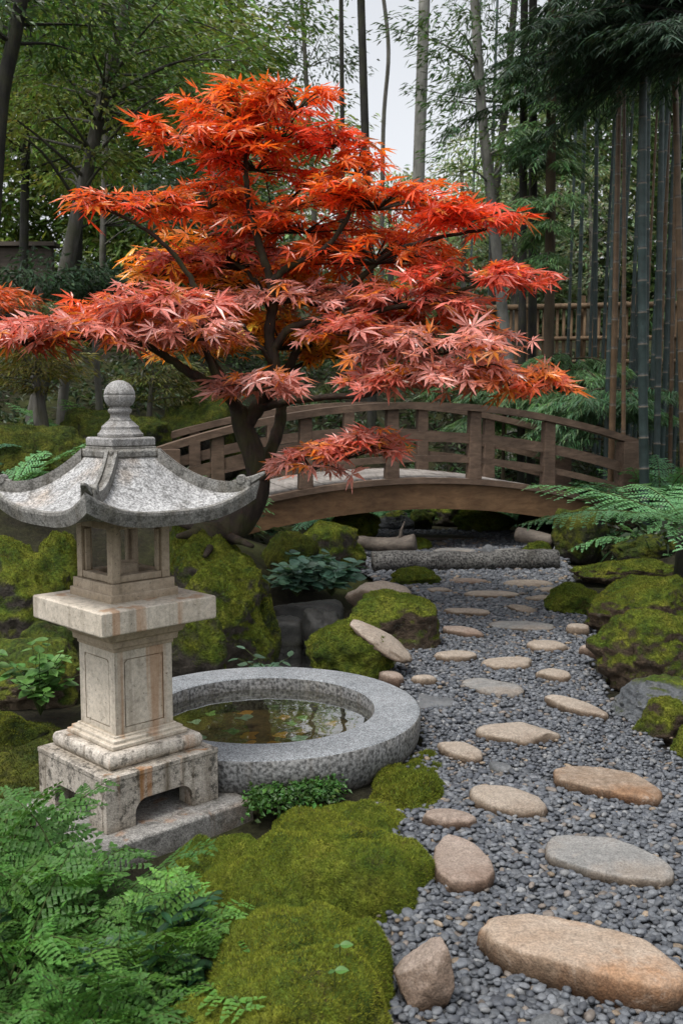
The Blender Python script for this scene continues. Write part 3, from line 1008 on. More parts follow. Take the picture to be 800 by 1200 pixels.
def lantern():
    r = LROT
    org = (LC[0], LC[1], 0.0)
    # separate footing slab the lantern stands on
    g = Geo()
    g.square([(0.318, -0.085), (0.323, -0.08), (0.321, 0.008), (0.314, 0.014)], r, LC + np.array([0.015, -0.01, 0]))
    tag(bevel(g.build('footing_slab', M['footing'], None, org), 0.008), 'grey granite footing slab under the stone lantern', 'stone slab')
    t = thing('stone_lantern', 'tall weathered granite garden lantern with curved roof and ball finial', 'lantern', org)

    def sq(name, prof, mat, bw=0.005, parent=t):
        g = Geo()
        g.square(prof, r, LC)
        return bevel(g.build(name, M[mat], parent, org), bw)
    # four-footed base with an arched opening in each side
    h, z0, z1 = 0.238, 0.015, 0.212
    g = Geo()
    ow, oh = 0.122, 0.090
    arch = [(-h, z0), (-ow, z0)]
    for k in range(7):
        a = math.pi / 2 * k / 6
        arch.append((-ow + 0.05 * (1 - math.cos(a)), z0 + oh - 0.05 + 0.05 * math.sin(a)))
    arch += [(-x, z) for x, z in arch[::-1]]
    th = 0.085
    for k in range(4):
        a = r + k * math.pi / 2
        n = np.array([math.cos(a), math.sin(a), 0])
        u = np.array([-math.sin(a), math.cos(a), 0])
        e = h if k % 2 == 0 else h - th
        prof = [(max(-e, min(e, x)), z) for x, z in arch] + [(e, z1 - 0.022), (-e, z1 - 0.022)]
        g.prism(prof, LC + n * h, u, (0, 0, 1), -n, th)
    g.box(LC + (0, 0, z1 - 0.045), (2 * (h - th), 2 * (h - th), 0.03), Matrix.Rotation(r, 3, 'Z'))
    g.square([(h + 0.0, z1 - 0.0215), (h + 0.002, z1 - 0.018), (h + 0.002, z1 - 0.004), (h - 0.003, z1)], r, LC)
    g.build('base', M['weathered'], t, org)
    # rounded torus moulding and the steps above it
    pr = [(0.20, z1 + 0.001)]
    for k in range(9):
        a = -math.pi / 2 + math.pi * k / 8 * 0.85
        pr.append((0.182 + 0.018 * math.cos(a) if k else 0.186, z1 + 0.031 + 0.029 * math.sin(a)))
    pr += [(0.176, 0.270)]
    sq('moulding', pr, 'moulding', 0.003)
    sq('plinth', [(0.160, 0.2705), (0.160, 0.286), (0.148, 0.2865), (0.148, 0.300), (0.132, 0.3005), (0.132, 0.310)], 'cream', 0.003)
    # shaft with a sunk panel on each side
    hs, zb, zt = 0.121, 0.310, 0.612
    g = Geo()
    g.square([(hs - 0.004, zb), (hs - 0.004, zt)], r, LC)
    for k in range(4):
        a = r + k * math.pi / 2
        n = np.array([math.cos(a), math.sin(a), 0])
        u = np.array([-math.sin(a), math.cos(a), 0])
        o = LC + n * (hs - 0.0035)
        e = hs - 0.0005 if k % 2 == 0 else hs - 0.004
        pw = 0.083
        for x0, x1, a0, a1 in ((-e, -pw, zb, zt), (pw, e, zb, zt), (-pw, pw, zb, zb + 0.022), (-pw, pw, zt - 0.03, zt)):
            g.prism([(x0, a0), (x1, a0), (x1, a1), (x0, a1)], o, u, (0, 0, 1), n, 0.0045)
        q = pw - 0.004
        g.prism([(-q, zb + 0.026), (q, zb + 0.026), (q, zt - 0.045), (q - 0.012, zt - 0.034), (-q + 0.012, zt - 0.034), (-q, zt - 0.045)], o, u, (0, 0, 1), n, 0.0035)
    g.build('shaft', M['cream'], t, org)
    sq('cornice', [(0.126, 0.6125), (0.128, 0.628), (0.138, 0.629), (0.140, 0.652), (0.152, 0.66), (0.166, 0.694), (0.168, 0.702)], 'firebox', 0.003)
    sq('platform', [(0.236, 0.7025), (0.240, 0.707), (0.240, 0.783), (0.236, 0.788), (0.1, 0.796)], 'cream', 0.004)
    sq('firebox_step', [(0.142, 0.789), (0.142, 0.822), (0.133, 0.8225), (0.133, 0.8575)], 'firebox', 0.003)
    # fire box: four posts, sill and lintel bands, open windows
    g = Geo()
    R3 = np.array(Matrix.Rotation(r, 3, 'Z'))
    hb, z0, z1 = 0.121, 0.858, 1.100
    pw = 0.034
    for sx in (-1, 1):
        for sy in (-1, 1):
            g.box(LC + R3 @ np.array([sx * (hb - pw / 2), sy * (hb - pw / 2), 0]) + (0, 0, (z0 + z1) / 2), (pw, pw, z1 - z0), R3)
    for k in range(4):
        R4 = np.array(Matrix.Rotation(r + k * math.pi / 2, 3, 'Z'))
        for za, zb_, dp in ((z0 + 0.001, z0 + 0.026, 0.036), (z1 - 0.052, z1 - 0.001, 0.036)):
            g.box(LC + R4 @ np.array([hb - 0.003 - dp / 2, 0, 0]) + (0, 0, (za + zb_) / 2), (dp, 2 * hb - 2 * pw, zb_ - za), R4)
        # rebated inner frame of the opening
        for s in (-1, 1):
            g.box(LC + R4 @ np.array([hb - 0.022, s * (hb - pw - 0.006), 0]) + (0, 0, (z0 + z1 - 0.036) / 2), (0.02, 0.012, z1 - z0 - 0.088), R4)
    bevel(g.build('firebox', M['firebox'], t, org), 0.0025)
    g = Geo()
    g.lathe([(0.05, z0 + 0.002), (0.055, z0 + 0.012), (0.055, z0 + 0.05), (0.047, z0 + 0.055), (0.044, z0 + 0.03)], 20, LC)
    g.build('lamp_dish', M['firebox'], t, org, smooth=False)
    # roof
    NU, NV = 25, 14
    s0, s1 = 0.098, 0.338
    zt, drop = 1.305, 0.185

    def roof_pt(u, v, k, dz=0.0, ins=0.0):
        a = r + k * math.pi / 2
        n = np.array([math.cos(a), math.sin(a), 0])
        tt = np.array([-math.sin(a), math.cos(a), 0])
        s = s0 + (s1 - s0 - ins) * v
        lift = 0.090 * (abs(u) ** 3.2) * v ** 2.2
        z = zt - drop * (1 - (1 - v) ** 1.75) + lift + dz
        s_out = s * (1 + 0.05 * abs(u) ** 4 * v)
        return LC + n * s_out + tt * u * s_out + np.array([0, 0, z])
    U = np.linspace(-1, 1, NU)
    Vv = np.linspace(0, 1, NV)
    g = Geo()
    ge = Geo()
    for k in range(4):
        top = np.array([[roof_pt(u, v * 0.955, k) for u in U] for v in Vv]).reshape(-1, 3)
        i = np.arange(NV - 1)[:, None] * NU
        j = np.arange(NU - 1)[None, :]
        Q = np.stack([i + j, i + NU + j, i + NU + j + 1, i + j + 1], -1).reshape(-1, 4)
        g.add(top, [Q])
        # rim band along the eave, swept
        ring = []
        for u in U:
            a = roof_pt(u, 0.95, k, 0.002)
            b = roof_pt(u, 0.965, k, 0.008)
            c = roof_pt(u, 1.0, k, 0.004)
            d = roof_pt(u, 1.005, k, -0.006)
            e = roof_pt(u, 0.965, k, -0.046 - 0.012 * abs(u) ** 3)
            f = roof_pt(u, 0.55, k, -0.046 - 0.055 * 0.45)
            f[2] = LC[2] + 1.098
            h2 = roof_pt(u, 0.33, k, 0)
            h2[2] = LC[2] + 1.098
            ring.append([a, b, c, d, e, f, h2])
        ring = np.array(ring)
        m = ring.shape[1]
        i = np.arange(NU - 1)[:, None] * m
        j = np.arange(m - 1)[None, :]
        Q = np.stack([i + j, i + j + 1, i + m + j + 1, i + m + j], -1).reshape(-1, 4)
        ge.add(ring.reshape(-1, 3), [Q[:, ::-1]])
    rf = g.build('roof', M['rooftop'], t, org, smooth=True)
    ge.build('eave_band', M['roofedge'], rf, org, smooth=False)
    # hip ridges: a broad rib with two raised edges, ending in an upturned horn
    for k in range(4):
        gr = Geo()
        a = r + math.pi / 4 + k * math.pi / 2
        dn = np.array([math.cos(a), math.sin(a), 0])
        sd = np.array([-math.sin(a), math.cos(a), 0])
        vs = np.linspace(0.0, 0.92, 22)
        cen = np.array([roof_pt(1.0, v, k) for v in vs])
        for off, wd, hh in ((0, 0.021, 0.014), (-0.0165, 0.0065, 0.024), (0.0165, 0.0065, 0.024)):
            rings = []
            for c in cen:
                c = c + sd * off
                rings.append([c - sd * wd + (0, 0, -0.02), c + sd * wd + (0, 0, -0.02), c + sd * wd * 0.85 + (0, 0, hh), c - sd * wd * 0.85 + (0, 0, hh)])
            gr.loft(rings)
        rid = gr.build('hip_ridge', M['roofedge'], rf, org)
        gh = Geo()
        tip = roof_pt(1.0, 0.86, k)
        rings = []
        for s, w, up, ht in ((-0.045, 0.016, 0.012, 0.016), (-0.01, 0.019, 0.019, 0.020), (0.025, 0.016, 0.028, 0.017), (0.060, 0.012, 0.045, 0.011), (0.074, 0.009, 0.052, 0.007)):
            c = tip + dn * s + np.array([0, 0, up])
            rings.append([c - sd * w - (0, 0, ht), c + sd * w - (0, 0, ht), c + sd * w * 0.8 + (0, 0, ht * 0.6), c - sd * w * 0.8 + (0, 0, ht * 0.6)])
        gh.loft(rings)
        # volute where the horn leaves the ridge
        cc = tip + dn * -0.012 + np.array([0, 0, 0.026])
        gh.tube([cc - sd * 0.026, cc + sd * 0.026], 0.017, 12)
        bevel(gh.build('corner_horn', M['roofedge'], rf, org), 0.003)
    # cap frame and finial
    sq('roof_cap', [(0.103, 1.298), (0.108, 1.302), (0.108, 1.322), (0.102, 1.327), (0.092, 1.3275), (0.092, 1.337)], 'roofedge', 0.003)
    fin = sq('finial', [(0.087, 1.3375), (0.090, 1.341), (0.090, 1.365), (0.085, 1.370)], 'finial', 0.003)
    g = Geo()
    n8 = 32
    g8 = Geo()
    g8.lathe([(0.084, 1.3705), (0.084, 1.382), (0.077, 1.386), (0.069, 1.398), (0.069, 1.408), (0.062, 1.412), (0.050, 1.424), (0.044, 1.428)], 8, LC)
    bevel(g8.build('stepped_collar', M['finial'], fin, org), 0.002)
    g.lathe([(0.043, 1.427), (0.040, 1.432), (0.035, 1.438), (0.034, 1.452),
             (0.039, 1.456), (0.043, 1.463), (0.041, 1.470), (0.036, 1.474), (0.035, 1.480), (0.044, 1.484)] +
            [(0.056 * math.cos(a), 1.518 + 0.056 * math.sin(a)) for a in np.linspace(-0.62, 0.02, 7)] + [(0.0535, 1.5205)] +
            [(0.056 * math.cos(a), 1.518 + 0.056 * math.sin(a)) for a in np.linspace(0.08, 1.5, 14)], n8, LC)
    g.build('ball', M['finial'], fin, org, smooth=True)


lantern()

# ---------------------------------------------------------------- granite basin
BC = np.array([-0.345, 4.44, 0.0])


def basin():
    org = tuple(BC)
    t = thing('stone_basin', 'round speckled grey granite water basin with a broad flat rim', 'basin', org)
    n = 128
    Ro, Ri = 0.695, 0.492
    g = Geo()
    g.lathe([(0.60, -0.08), (0.645, -0.05), (0.672, -0.015), (0.688, 0.03), (Ro, 0.07), (Ro, 0.139), (Ro - 0.004, 0.1425)], n, BC, cap=False)
    w = g.build('outer_wall', M['granite_side'], t, org, smooth=True)
    g = Geo()
    g.lathe([(Ro - 0.004, 0.1425), (Ro - 0.012, 0.147), (Ro - 0.03, 0.149), (Ri + 0.02, 0.149), (Ri + 0.005, 0.146), (Ri, 0.140)], n, BC, cap=False)
    g.build('rim', M['granite'], t, org, smooth=False)
    g = Geo()
    g.lathe([(Ri, 0.140), (Ri - 0.004, 0.06), (Ri - 0.012, 0.058), (Ri - 0.014, -0.02)], n, BC, cap=False)
    g.build('inner_wall', M['granite_side'], t, org, smooth=False)
    g = Geo()
    g.lathe([(Ri - 0.012, -0.015), (0.02, -0.02)], 64, BC, cap=False)
    V = np.concatenate(g.V)
    mesh_obj('basin_floor', V, g.F + [np.arange(64)[None, :] + 64], M['basinfloor'], t, org)
    a = np.linspace(0, 2 * math.pi, 96, endpoint=False)
    V = np.stack([BC[0] + (Ri - 0.004) * np.cos(a), BC[1] + (Ri - 0.004) * np.sin(a), np.full(96, 0.088)], -1)
    mesh_obj('basin_water', V, [np.arange(96)[None, :]], M['basinwater'], t, org, smooth=False)


basin()


# sunken and floating leaves in the basin
def basin_leaves():
    spots = []
    rr = np.random.default_rng(5)
    kinds = [((0.55, 0.30, 0.07), 'brown'), ((0.32, 0.48, 0.40), 'green'), ((0.40, 0.24, 0.08), 'brown'), ((0.22, 0.40, 0.16), 'green')]
    tries = 0
    while len(spots) < 20 and tries < 4000:
        tries += 1
        x, y = rr.uniform(-0.43, 0.30), rr.uniform(-0.38, 0.22)
        if x * x + y * y > 0.15 or any((x - a) ** 2 + (y - b) ** 2 < 0.006 for a, b in spots):
            continue
        spots.append((x, y))
    for i, (x, y) in enumerate(spots):
        col, kd = kinds[rr.choice(4, p=[0.38, 0.28, 0.2, 0.14])]
        sz = rr.uniform(0.05, 0.085)
        n = 30
        a = np.linspace(0, 2 * math.pi, n, endpoint=False)
        rad = sz * 0.5 * (1 + 0.22 * np.cos(5 * a) + 0.15 * np.sin(2 * a + rr.uniform(0, 6)) + rr.normal(0, 0.03, n))
        a = a + rr.uniform(0, 6)
        z = 0.004 + 0.001 * (i % 5)
        c = BC + np.array([x, y, z + (0.045 if kd == 'brown' else 0.058)])
        V = np.stack([c[0] + rad * np.cos(a) * 1.1, c[1] + rad * np.sin(a), c[2] + 0.006 * np.sin(2 * a)], -1)
        V = np.concatenate([V, [c]])
        k = np.arange(n)
        o = mesh_obj('sunken_leaf', V, [np.stack([k, (k + 1) % n, np.full(n, n)], -1)], M['leaf'], None, tuple(c), np.array(col) * rr.uniform(0.7, 1.3))
        lab = 'brown fallen leaf lying under the water of the granite basin' if kd == 'brown' else 'blue-green fallen leaf lying under the water of the granite basin'
        tag(o, lab, 'leaf', 'brown leaves in the granite basin' if kd == 'brown' else 'green leaves in the granite basin')


basin_leaves()

# ---------------------------------------------------------------- arched bridge
BRA = np.array([-1.65, 9.35])
BRB = np.array([3.10, 10.75])


def bridge():
    mid = (BRA + BRB) / 2
    L = np.linalg.norm(BRB - BRA) / 2
    ax = (BRB - BRA) / (2 * L)
    nr = np.array([-ax[1], ax[0]])
    th = math.atan2(ax[1], ax[0])
    org = (mid[0] + nr[0] * 0.5, mid[1] + nr[1] * 0.5, 0.35)
    t = thing('arched_bridge', 'arched brown timber footbridge with slatted railings crossing the path', 'bridge', org)
    wd = 1.45

    def pt(s, off, z):
        p = mid + ax * s * L + nr * off
        return np.array([p[0], p[1], z])

    def arc(s, apex, sag=0.40):
        return apex - sag * s * s
    A3 = np.array([ax[0], ax[1], 0])
    N3 = np.array([nr[0], nr[1], 0])

    def tangent(s, sag=0.40):
        v = A3 * L + np.array([0, 0, -2 * sag * s])
        return unit(v)

    def sweep(g, off, apex, w, h, s0=-1.0, s1=1.0, n=36, sag=0.40):
        rings = []
        for s in np.linspace(s0, s1, n):
            c = pt(s, off, arc(s, apex, sag))
            T = tangent(s, sag)
            up = np.cross(T, -N3)
            up = up if up[2] > 0 else -up
            rings.append([c - N3 * w / 2 - up * h / 2, c + N3 * w / 2 - up * h / 2, c + N3 * w / 2 + up * h / 2, c - N3 * w / 2 + up * h / 2])
        g.loft(rings)
    # deck planks
    g = Geo()
    npl = 44
    for i in range(npl):
        s = -0.985 + 1.97 * (i + 0.5) / npl
        T = tangent(s)
        up = np.cross(T, N3)
        up = up if up[2] > 0 else -up
        R = np.stack([T, N3, up], 1)
        c = pt(s, wd / 2, arc(s, 0.725) + random.uniform(-0.003, 0.003))
        g.box(c, (2 * L / npl - 0.008, wd + 0.02 + random.uniform(-0.015, 0.015), 0.045), R)
    bevel(g.build('deck', M['deck'], t, org), 0.004)
    for off in (0.0, wd):
        g = Geo()
        sweep(g, off, 0.565, 0.10, 0.25, -1.0, 1.0)
        g.build('side_beam', M['fascia'], t, org)
        g = Geo()
        sweep(g, off - 0.015 if off == 0 else off + 0.015, 0.722, 0.13, 0.055, -1.0, 1.0)
        g.build('edge_board', M['rail'], t, org)
        # hanger blocks below the edge board
    for off in (0.0, wd):
        g = Geo()
        sweep(g, off, 1.455, 0.16, 0.065, -1.03, 1.03)
        rl = g.build('railing', M['rail'], t, org)
        for zz, hh, ww in ((1.150, 0.100, 0.055), (0.935, 0.062, 0.05)):
            g = Geo()
            sweep(g, off, zz, ww, hh, -0.97, 0.97)
            g.build('mid_rail', M['rail'], rl, org)
        for s in (-0.97, -0.79, -0.45, -0.10, 0.25, 0.58, 0.955):
            big = abs(s) > 0.9
            w = 0.21 if big else 0.125
            g = Geo()
            zb, zt = arc(s, 0.745), arc(s, 1.425)
            if big:
                zb -= 0.3
                zt += 0.015
            q = pt(s, off, 0)
            # slightly tapered post
            rings = []
            for z, k in ((zb, 1.12), (zb + 0.12, 1.05), (zt, 0.92)):
                e = w / 2 * k
                d_ = 0.05 if not big else 0.09
                rings.append([q - A3 * e - N3 * d_ + (0, 0, z), q + A3 * e - N3 * d_ + (0, 0, z), q + A3 * e + N3 * d_ + (0, 0, z), q - A3 * e + N3 * d_ + (0, 0, z)])
            g.loft(rings)
            bevel(g.build('post', M['rail'], rl, org), 0.008)
    # cross bearers under the deck
    for s in (-0.7, -0.35, 0.0, 0.35, 0.7):
        g = Geo()
        c = pt(s, wd / 2, arc(s, 0.625))
        g.box(c, (0.09, wd - 0.11, 0.10), np.stack([A3, N3, np.array([0, 0, 1.0])], 1))
        g.build('cross_bearer', M['fascia'], t, org)


bridge()

# ---------------------------------------------------------------- log edging, driftwood, low bench
def log():
    a, b = P(436, 663, d=8.95), P(652, 660, d=9.1)
    a[2], b[2] = 0.075, 0.075
    n = 40
    pts = np.linspace(a, b, n)
    pts[:, 2] += 0.008 * np.sin(np.linspace(0, 9, n))
    g = Geo()
    g.tube(pts, 0.098 + 0.005 * np.sin(np.linspace(0, 17, n)), 20)
    V = np.concatenate(g.V)
    off = np.array([mn.fractal(Vector(v) * 9, 0.8, 2, 3) for v in V])
    c = np.clip(((V - a) @ unit(b - a)), 0, 9)[:, None] * unit(b - a) + a
    V = V + unit(V - c) * (off * 0.012)[:, None]
    tag(mesh_obj('edging_log', V, g.F, M['log'], None, tuple((a + b) / 2)), 'thick dark mottled log laid across the far end of the gravel path', 'log')


log()


def driftwood():
    pts = spline([P(380, 622, d=10.1), P(412, 632, d=9.85), P(440, 638, d=9.65), P(464, 639, d=9.55), P(486, 635, d=9.5)], 8)
    rad = np.interp(np.linspace(0, 1, len(pts)), [0, 0.3, 0.6, 0.9, 1], [0.035, 0.05, 0.066, 0.082, 0.078])
    t = thing('driftwood', 'bleached curved driftwood piece with a thin upright stub behind the log', 'driftwood', tuple(pts[len(pts) // 2]))
    org = tuple(pts[len(pts) // 2])
    g = Geo()
    g.tube(pts, rad, 14)
    V = np.concatenate(g.V)
    off = np.array([mn.fractal(Vector(v) * 6, 0.8, 2, 3) for v in V])
    V = V + (off * 0.02)[:, None] * np.array([0.3, 0.3, 1])
    mesh_obj('trunk', V, g.F, M['driftwood'], t, org)
    g = Geo()
    g.tube(spline([P(468, 636, d=9.52), P(470, 622, d=9.5), P(474, 611, d=9.5)], 5), np.linspace(0.022, 0.004, 11), 8)
    g.build('stub', M['driftwood'], t, org, smooth=True)


driftwood()


def bench():
    t = thing('plank_bench', 'low dark plank resting on blocks beyond the log under the bridge', 'bench', tuple(P(545, 640, d=11.0)))
    org = tuple(P(545, 640, d=11.0))
    a, b = P(486, 630, d=10.9), P(604, 633, d=11.2)
    zt = float(a[2])
    c = (a + b) / 2
    d = unit(b - a)
    R = np.stack([d, np.array([-d[1], d[0], 0]), np.array([0, 0, 1.0])], 1)
    g = Geo()
    g.box(c, (np.linalg.norm(b - a), 0.26, 0.045), R)
    bevel(g.build('plank', M['darkwood'], t, org), 0.006)
    for k, w in ((0.12, 0.16), (0.62, 0.30), (0.9, 0.14)):
        q = a + (b - a) * k
        g = Geo()
        g.box((q[0], q[1], (q[2] - 0.025) / 2), (w, 0.2, q[2] - 0.02), R)
        bevel(g.build('block', M['darkwood'], t, org), 0.01)
    # pale split log at the right
    g = Geo()
    g.tube(spline([P(606, 626, d=10.2), P(625, 630, d=10.1), P(648, 636, d=10.0)], 5), np.array([0.075] * 11), 12)
    o = g.build('split_log', M['driftwood'], None, tuple(P(625, 630, d=10.1)), smooth=True)
    tag(o, 'short pale cut log leaning at the right behind the edging log', 'log')


bench()

# ---------------------------------------------------------------- rocks
# left of the path / round the pond
rock_px('mossy_boulder', 'blocky brown boulder with a flat moss cap at the left path edge', 'boulder', (400, 693, 516, 762), 0.75, 0.0, 0.1, 61, 'mossrock2', boxy=0.5, cuts=4, rough=0.12, blades=9000, blen=0.014, bwid=0.008, sub=5, bminz=0.6)
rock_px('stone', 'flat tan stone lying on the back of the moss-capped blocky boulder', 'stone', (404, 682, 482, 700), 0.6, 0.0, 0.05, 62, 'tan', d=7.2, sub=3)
rock_px('mossy_boulder', 'sloping moss hummock behind the basin with a bare grey slab on its right', 'boulder', (356, 726, 462, 802), 0.85, -0.02, 0.1, 63, 'mossfull', blades=14000, blen=0.013, bwid=0.007, sub=5, cuts=5)
# bare slab leaning on that hummock
q = P(446, 752, d=5.46)
rock('slab', 'smooth grey-tan slab leaning down the right side of the moss hummock', 'slab', tuple(q), (0.20, 0.13, 0.038), 0.0, 66, 'tan', 4, tilt=(0.28, 0.60), rough=0.14, cuts=9, fine=0.03)
rock_px('mossy_boulder', 'rounded mossy boulder just left of the driftwood', 'boulder', (334, 612, 430, 664), 0.9, 0.0, 0.1, 65, 'mossrock', blades=7000, blen=0.016, bwid=0.010, sub=4, d=8.7)
rock_px('mossy_boulder', 'low dark mossy rock between maple roots and hosta clump', 'boulder', (300, 622, 375, 672), 0.9, -0.05, 0.1, 66, 'mossdark', d=8.2, blades=4000, blen=0.015, bwid=0.009)
rock_px('mossy_boulder', 'large steep mossy rock carrying the maple roots above the pond', 'boulder', (214, 654, 322, 772), 1.1, -0.12, 0.1, 67, 'mossrock', d=5.95, blades=22000, blen=0.016, bwid=0.008, sub=5, cuts=9, rough=0.2)
rock_px('mossy_boulder', 'mossy rock with a bare face behind the right of the lantern shaft', 'boulder', (176, 690, 268, 800), 0.8, -0.05, 0.1, 68, 'mossrock', d=5.35, blades=9000, blen=0.014, bwid=0.007, sub=4, cuts=9)
rock_px('mossy_boulder', 'mossy mound at the foot of the maple trunk', 'boulder', (196, 618, 316, 690), 1.0, 0.1, 0.2, 69, 'mossrock', d=6.5, blades=14000, blen=0.016, bwid=0.009, sub=5)
rock_px('mossy_boulder', 'green moss hump beside the firebox of the lantern', 'boulder', (180, 600, 250, 680), 1.0, 0.1, 0.2, 70, 'mossfull', d=7.0, blades=8000, blen=0.016, bwid=0.009)
rock_px('mossy_boulder', 'small mossy rock at the right edge of the pond hollow', 'boulder', (296, 700, 330, 760), 0.8, -0.12, 0.1, 71, 'mossdark', d=6.2, blades=2500, blen=0.014, bwid=0.008)
# far left
rock_px('mossy_boulder', 'broad mossy boulder with grey facets left of the lantern platform', 'boulder', (-60, 628, 100, 752), 0.8, 0.0, 0.1, 72, 'mossrock', d=5.9, sub=5, cuts=11, blades=9000, blen=0.014, bwid=0.008, bminz=0.5)
rock_px('mossy_boulder', 'dry brown mossy boulder above the leafy sprig left of the lantern shaft', 'boulder', (-40, 752, 96, 850), 0.8, 0.0, 0.1, 73, 'browntop', d=4.95, sub=5, boxy=0.3, cuts=5)
rock_px('mossy_boulder', 'small mossy stone wedged between two boulders at the left edge', 'boulder', (20, 728, 92, 778), 0.8, 0.1, 0.1, 74, 'mossdark', d=5.5)
rock_px('mossy_boulder', 'green moss hump low behind the lantern firebox on the left', 'boulder', (40, 622, 102, 680), 0.8, 0.1, 0.2, 75, 'mossfull', d=7.0, blades=5000, blen=0.016, bwid=0.009)
rock_px('mossy_boulder', 'big dark mossy boulder behind the left roof corner of the lantern', 'boulder', (-30, 494, 122, 600), 0.9, 0.7, 0.3, 76, 'mossdark', d=8.6, sub=5, blades=8000, blen=0.016, bwid=0.011, bgain=0.5)
rock_px('mossy_boulder', 'long low dark mossy boulder behind the lantern finial', 'boulder', (70, 478, 200, 530), 0.7, 0.8, 0.3, 77, 'mossdark', d=10.2, sub=4, blades=5000, blen=0.018, bwid=0.012, bgain=0.45)
rock_px('mossy_boulder', 'dark mossy boulder below the left end of the bridge railing', 'boulder', (186, 455, 290, 530), 0.7, 0.8, 0.3, 78, 'mossdark', d=11.0, sub=4)
rock_px('mossy_boulder', 'shaded mossy rock in the left corner behind the ferns', 'boulder', (-40, 835, 60, 930), 0.8, -0.03, 0.1, 79, 'mossdark', d=4.3, blades=5000, blen=0.014, bwid=0.007, sub=4)
# right of the path
rock_px('mossy_boulder', 'low rounded moss cushion at the right path edge', 'boulder', (637, 684, 712, 722), 0.9, 0.0, 0.06, 81, 'mossfull', blades=7000, blen=0.014, bwid=0.009, sub=4)
rock_px('mossy_boulder', 'tallest mossy boulder with a brown streaked crest at the right path edge', 'boulder', (684, 676, 816, 752), 0.85, 0.0, 0.1, 82, 'mossrock2', blades=14000, blen=0.014, bwid=0.008, sub=5, cuts=8, tilt=(0.0, -0.15), bminz=0.45)
rock_px('mossy_boulder', 'mossy boulder with a bare brown foot in front of the tallest one', 'boulder', (692, 706, 850, 812), 0.8, 0.0, 0.1, 83, 'mossrock2', blades=14000, blen=0.013, bwid=0.007, sub=5, cuts=8, tilt=(0.0, -0.25), bminz=0.4)
rock_px('boulder', 'smooth blue-grey boulder with white veins at the right path edge', 'boulder', (716, 792, 850, 850), 0.7, 0.0, 0.1, 84, 'greyrock', sub=5, cuts=5, rough=0.1)
rock_px('mossy_boulder', 'small brown mossy rock in front of the blue-grey boulder', 'boulder', (742, 816, 812, 866), 0.8, 0.0, 0.1, 85, 'mossrock2', sub=4, blades=3000, blen=0.012, bwid=0.007, d=4.42)
rock_px('mossy_boulder', 'moss rock cut by the right edge of the picture', 'boulder', (784, 838, 860, 890), 0.8, 0.0, 0.1, 86, 'mossfull', sub=4, blades=3000, blen=0.012, bwid=0.007)
rock_px('mossy_boulder', 'dark rock edge above the blue-grey boulder at the right margin', 'boulder', (788, 770, 840, 826), 0.8, 0.0, 0.1, 87, 'mossrock2', sub=4, d=4.75)
rock_px('mossy_boulder', 'long flat rock with moss top below the large right-hand fern', 'boulder', (668, 654, 796, 692), 0.6, 0.0, 0.08, 88, 'mossrock2', sub=5, boxy=0.25, cuts=5, blades=8000, blen=0.014, bwid=0.010, d=8.3, bminz=0.6)
rock_px('mossy_boulder', 'shadowed grey rock under the large right-hand fern', 'boulder', (716, 626, 800, 668), 0.7, 0.1, 0.1, 89, 'mossdark', sub=4, d=9.0)
rock_px('mossy_boulder', 'dark rock under the right end of the bridge', 'boulder', (646, 592, 716, 664), 0.8, 0.0, 0.1, 90, 'mossdark', sub=4, d=9.6)
# beyond the log
rock_px('mossy_boulder', 'domed mossy boulder under the middle of the bridge', 'boulder', (530, 597, 606, 640), 0.8, 0.0, 0.06, 91, 'mossfull', sub=4, d=11.6, blades=5000, blen=0.02, bwid=0.013)
rock_px('mossy_boulder', 'rounded green boulder under the left part of the bridge behind the driftwood', 'boulder', (388, 599, 446, 640), 0.8, 0.0, 0.06, 92, 'mossfull', sub=4, d=10.9, blades=4000, blen=0.018, bwid=0.012)
rock_px('stone', 'pale grey rounded rock under the bridge right of the green boulder', 'stone', (442, 598, 486, 632), 0.8, 0.0, 0.06, 93, 'greyrock', sub=4, d=11.8)
rock_px('mossy_boulder', 'dark rough rock under the bridge beside the pale grey one', 'boulder', (478, 596, 510, 636), 0.8, 0.0, 0.06, 94, 'mossdark', sub=4, d=12.0)
rock_px('mossy_boulder', 'mossy bank behind the domed boulder under the bridge', 'boulder', (498, 588, 560, 630), 0.8, 0.0, 0.06, 95, 'mossrock', sub=4, d=12.4)
rock_px('mossy_boulder', 'small moss tuft beyond the log next to the driftwood', 'boulder', (478, 630, 506, 646), 0.8, 0.0, 0.05, 96, 'mossfull', sub=3, d=10.2, blades=1500, blen=0.016, bwid=0.011)
rock_px('mossy_boulder', 'small moss tuft beyond the log below the pale cut log', 'boulder', (612, 634, 646, 648), 0.8, 0.0, 0.05, 97, 'mossfull', sub=3, d=9.8, blades=1500, blen=0.016, bwid=0.011)
rock_px('stone', 'small dark rock between the two flat stones beyond the log', 'stone', (562, 638, 580, 651), 0.8, 0.0, 0.05, 98, 'slate', sub=3, d=9.9)
rock_px('mossy_boulder', 'flat moss cushion in front of the left end of the log', 'boulder', (456, 666, 516, 687), 0.8, 0.0, 0.05, 99, 'mossfull', sub=4, blades=4000, blen=0.015, bwid=0.010)
rock_px('mossy_boulder', 'dark mossy slope in the back under the right half of the bridge', 'boulder', (604, 588, 662, 640), 0.8, 0.0, 0.06, 100, 'mossdark', sub=4, d=11.6)
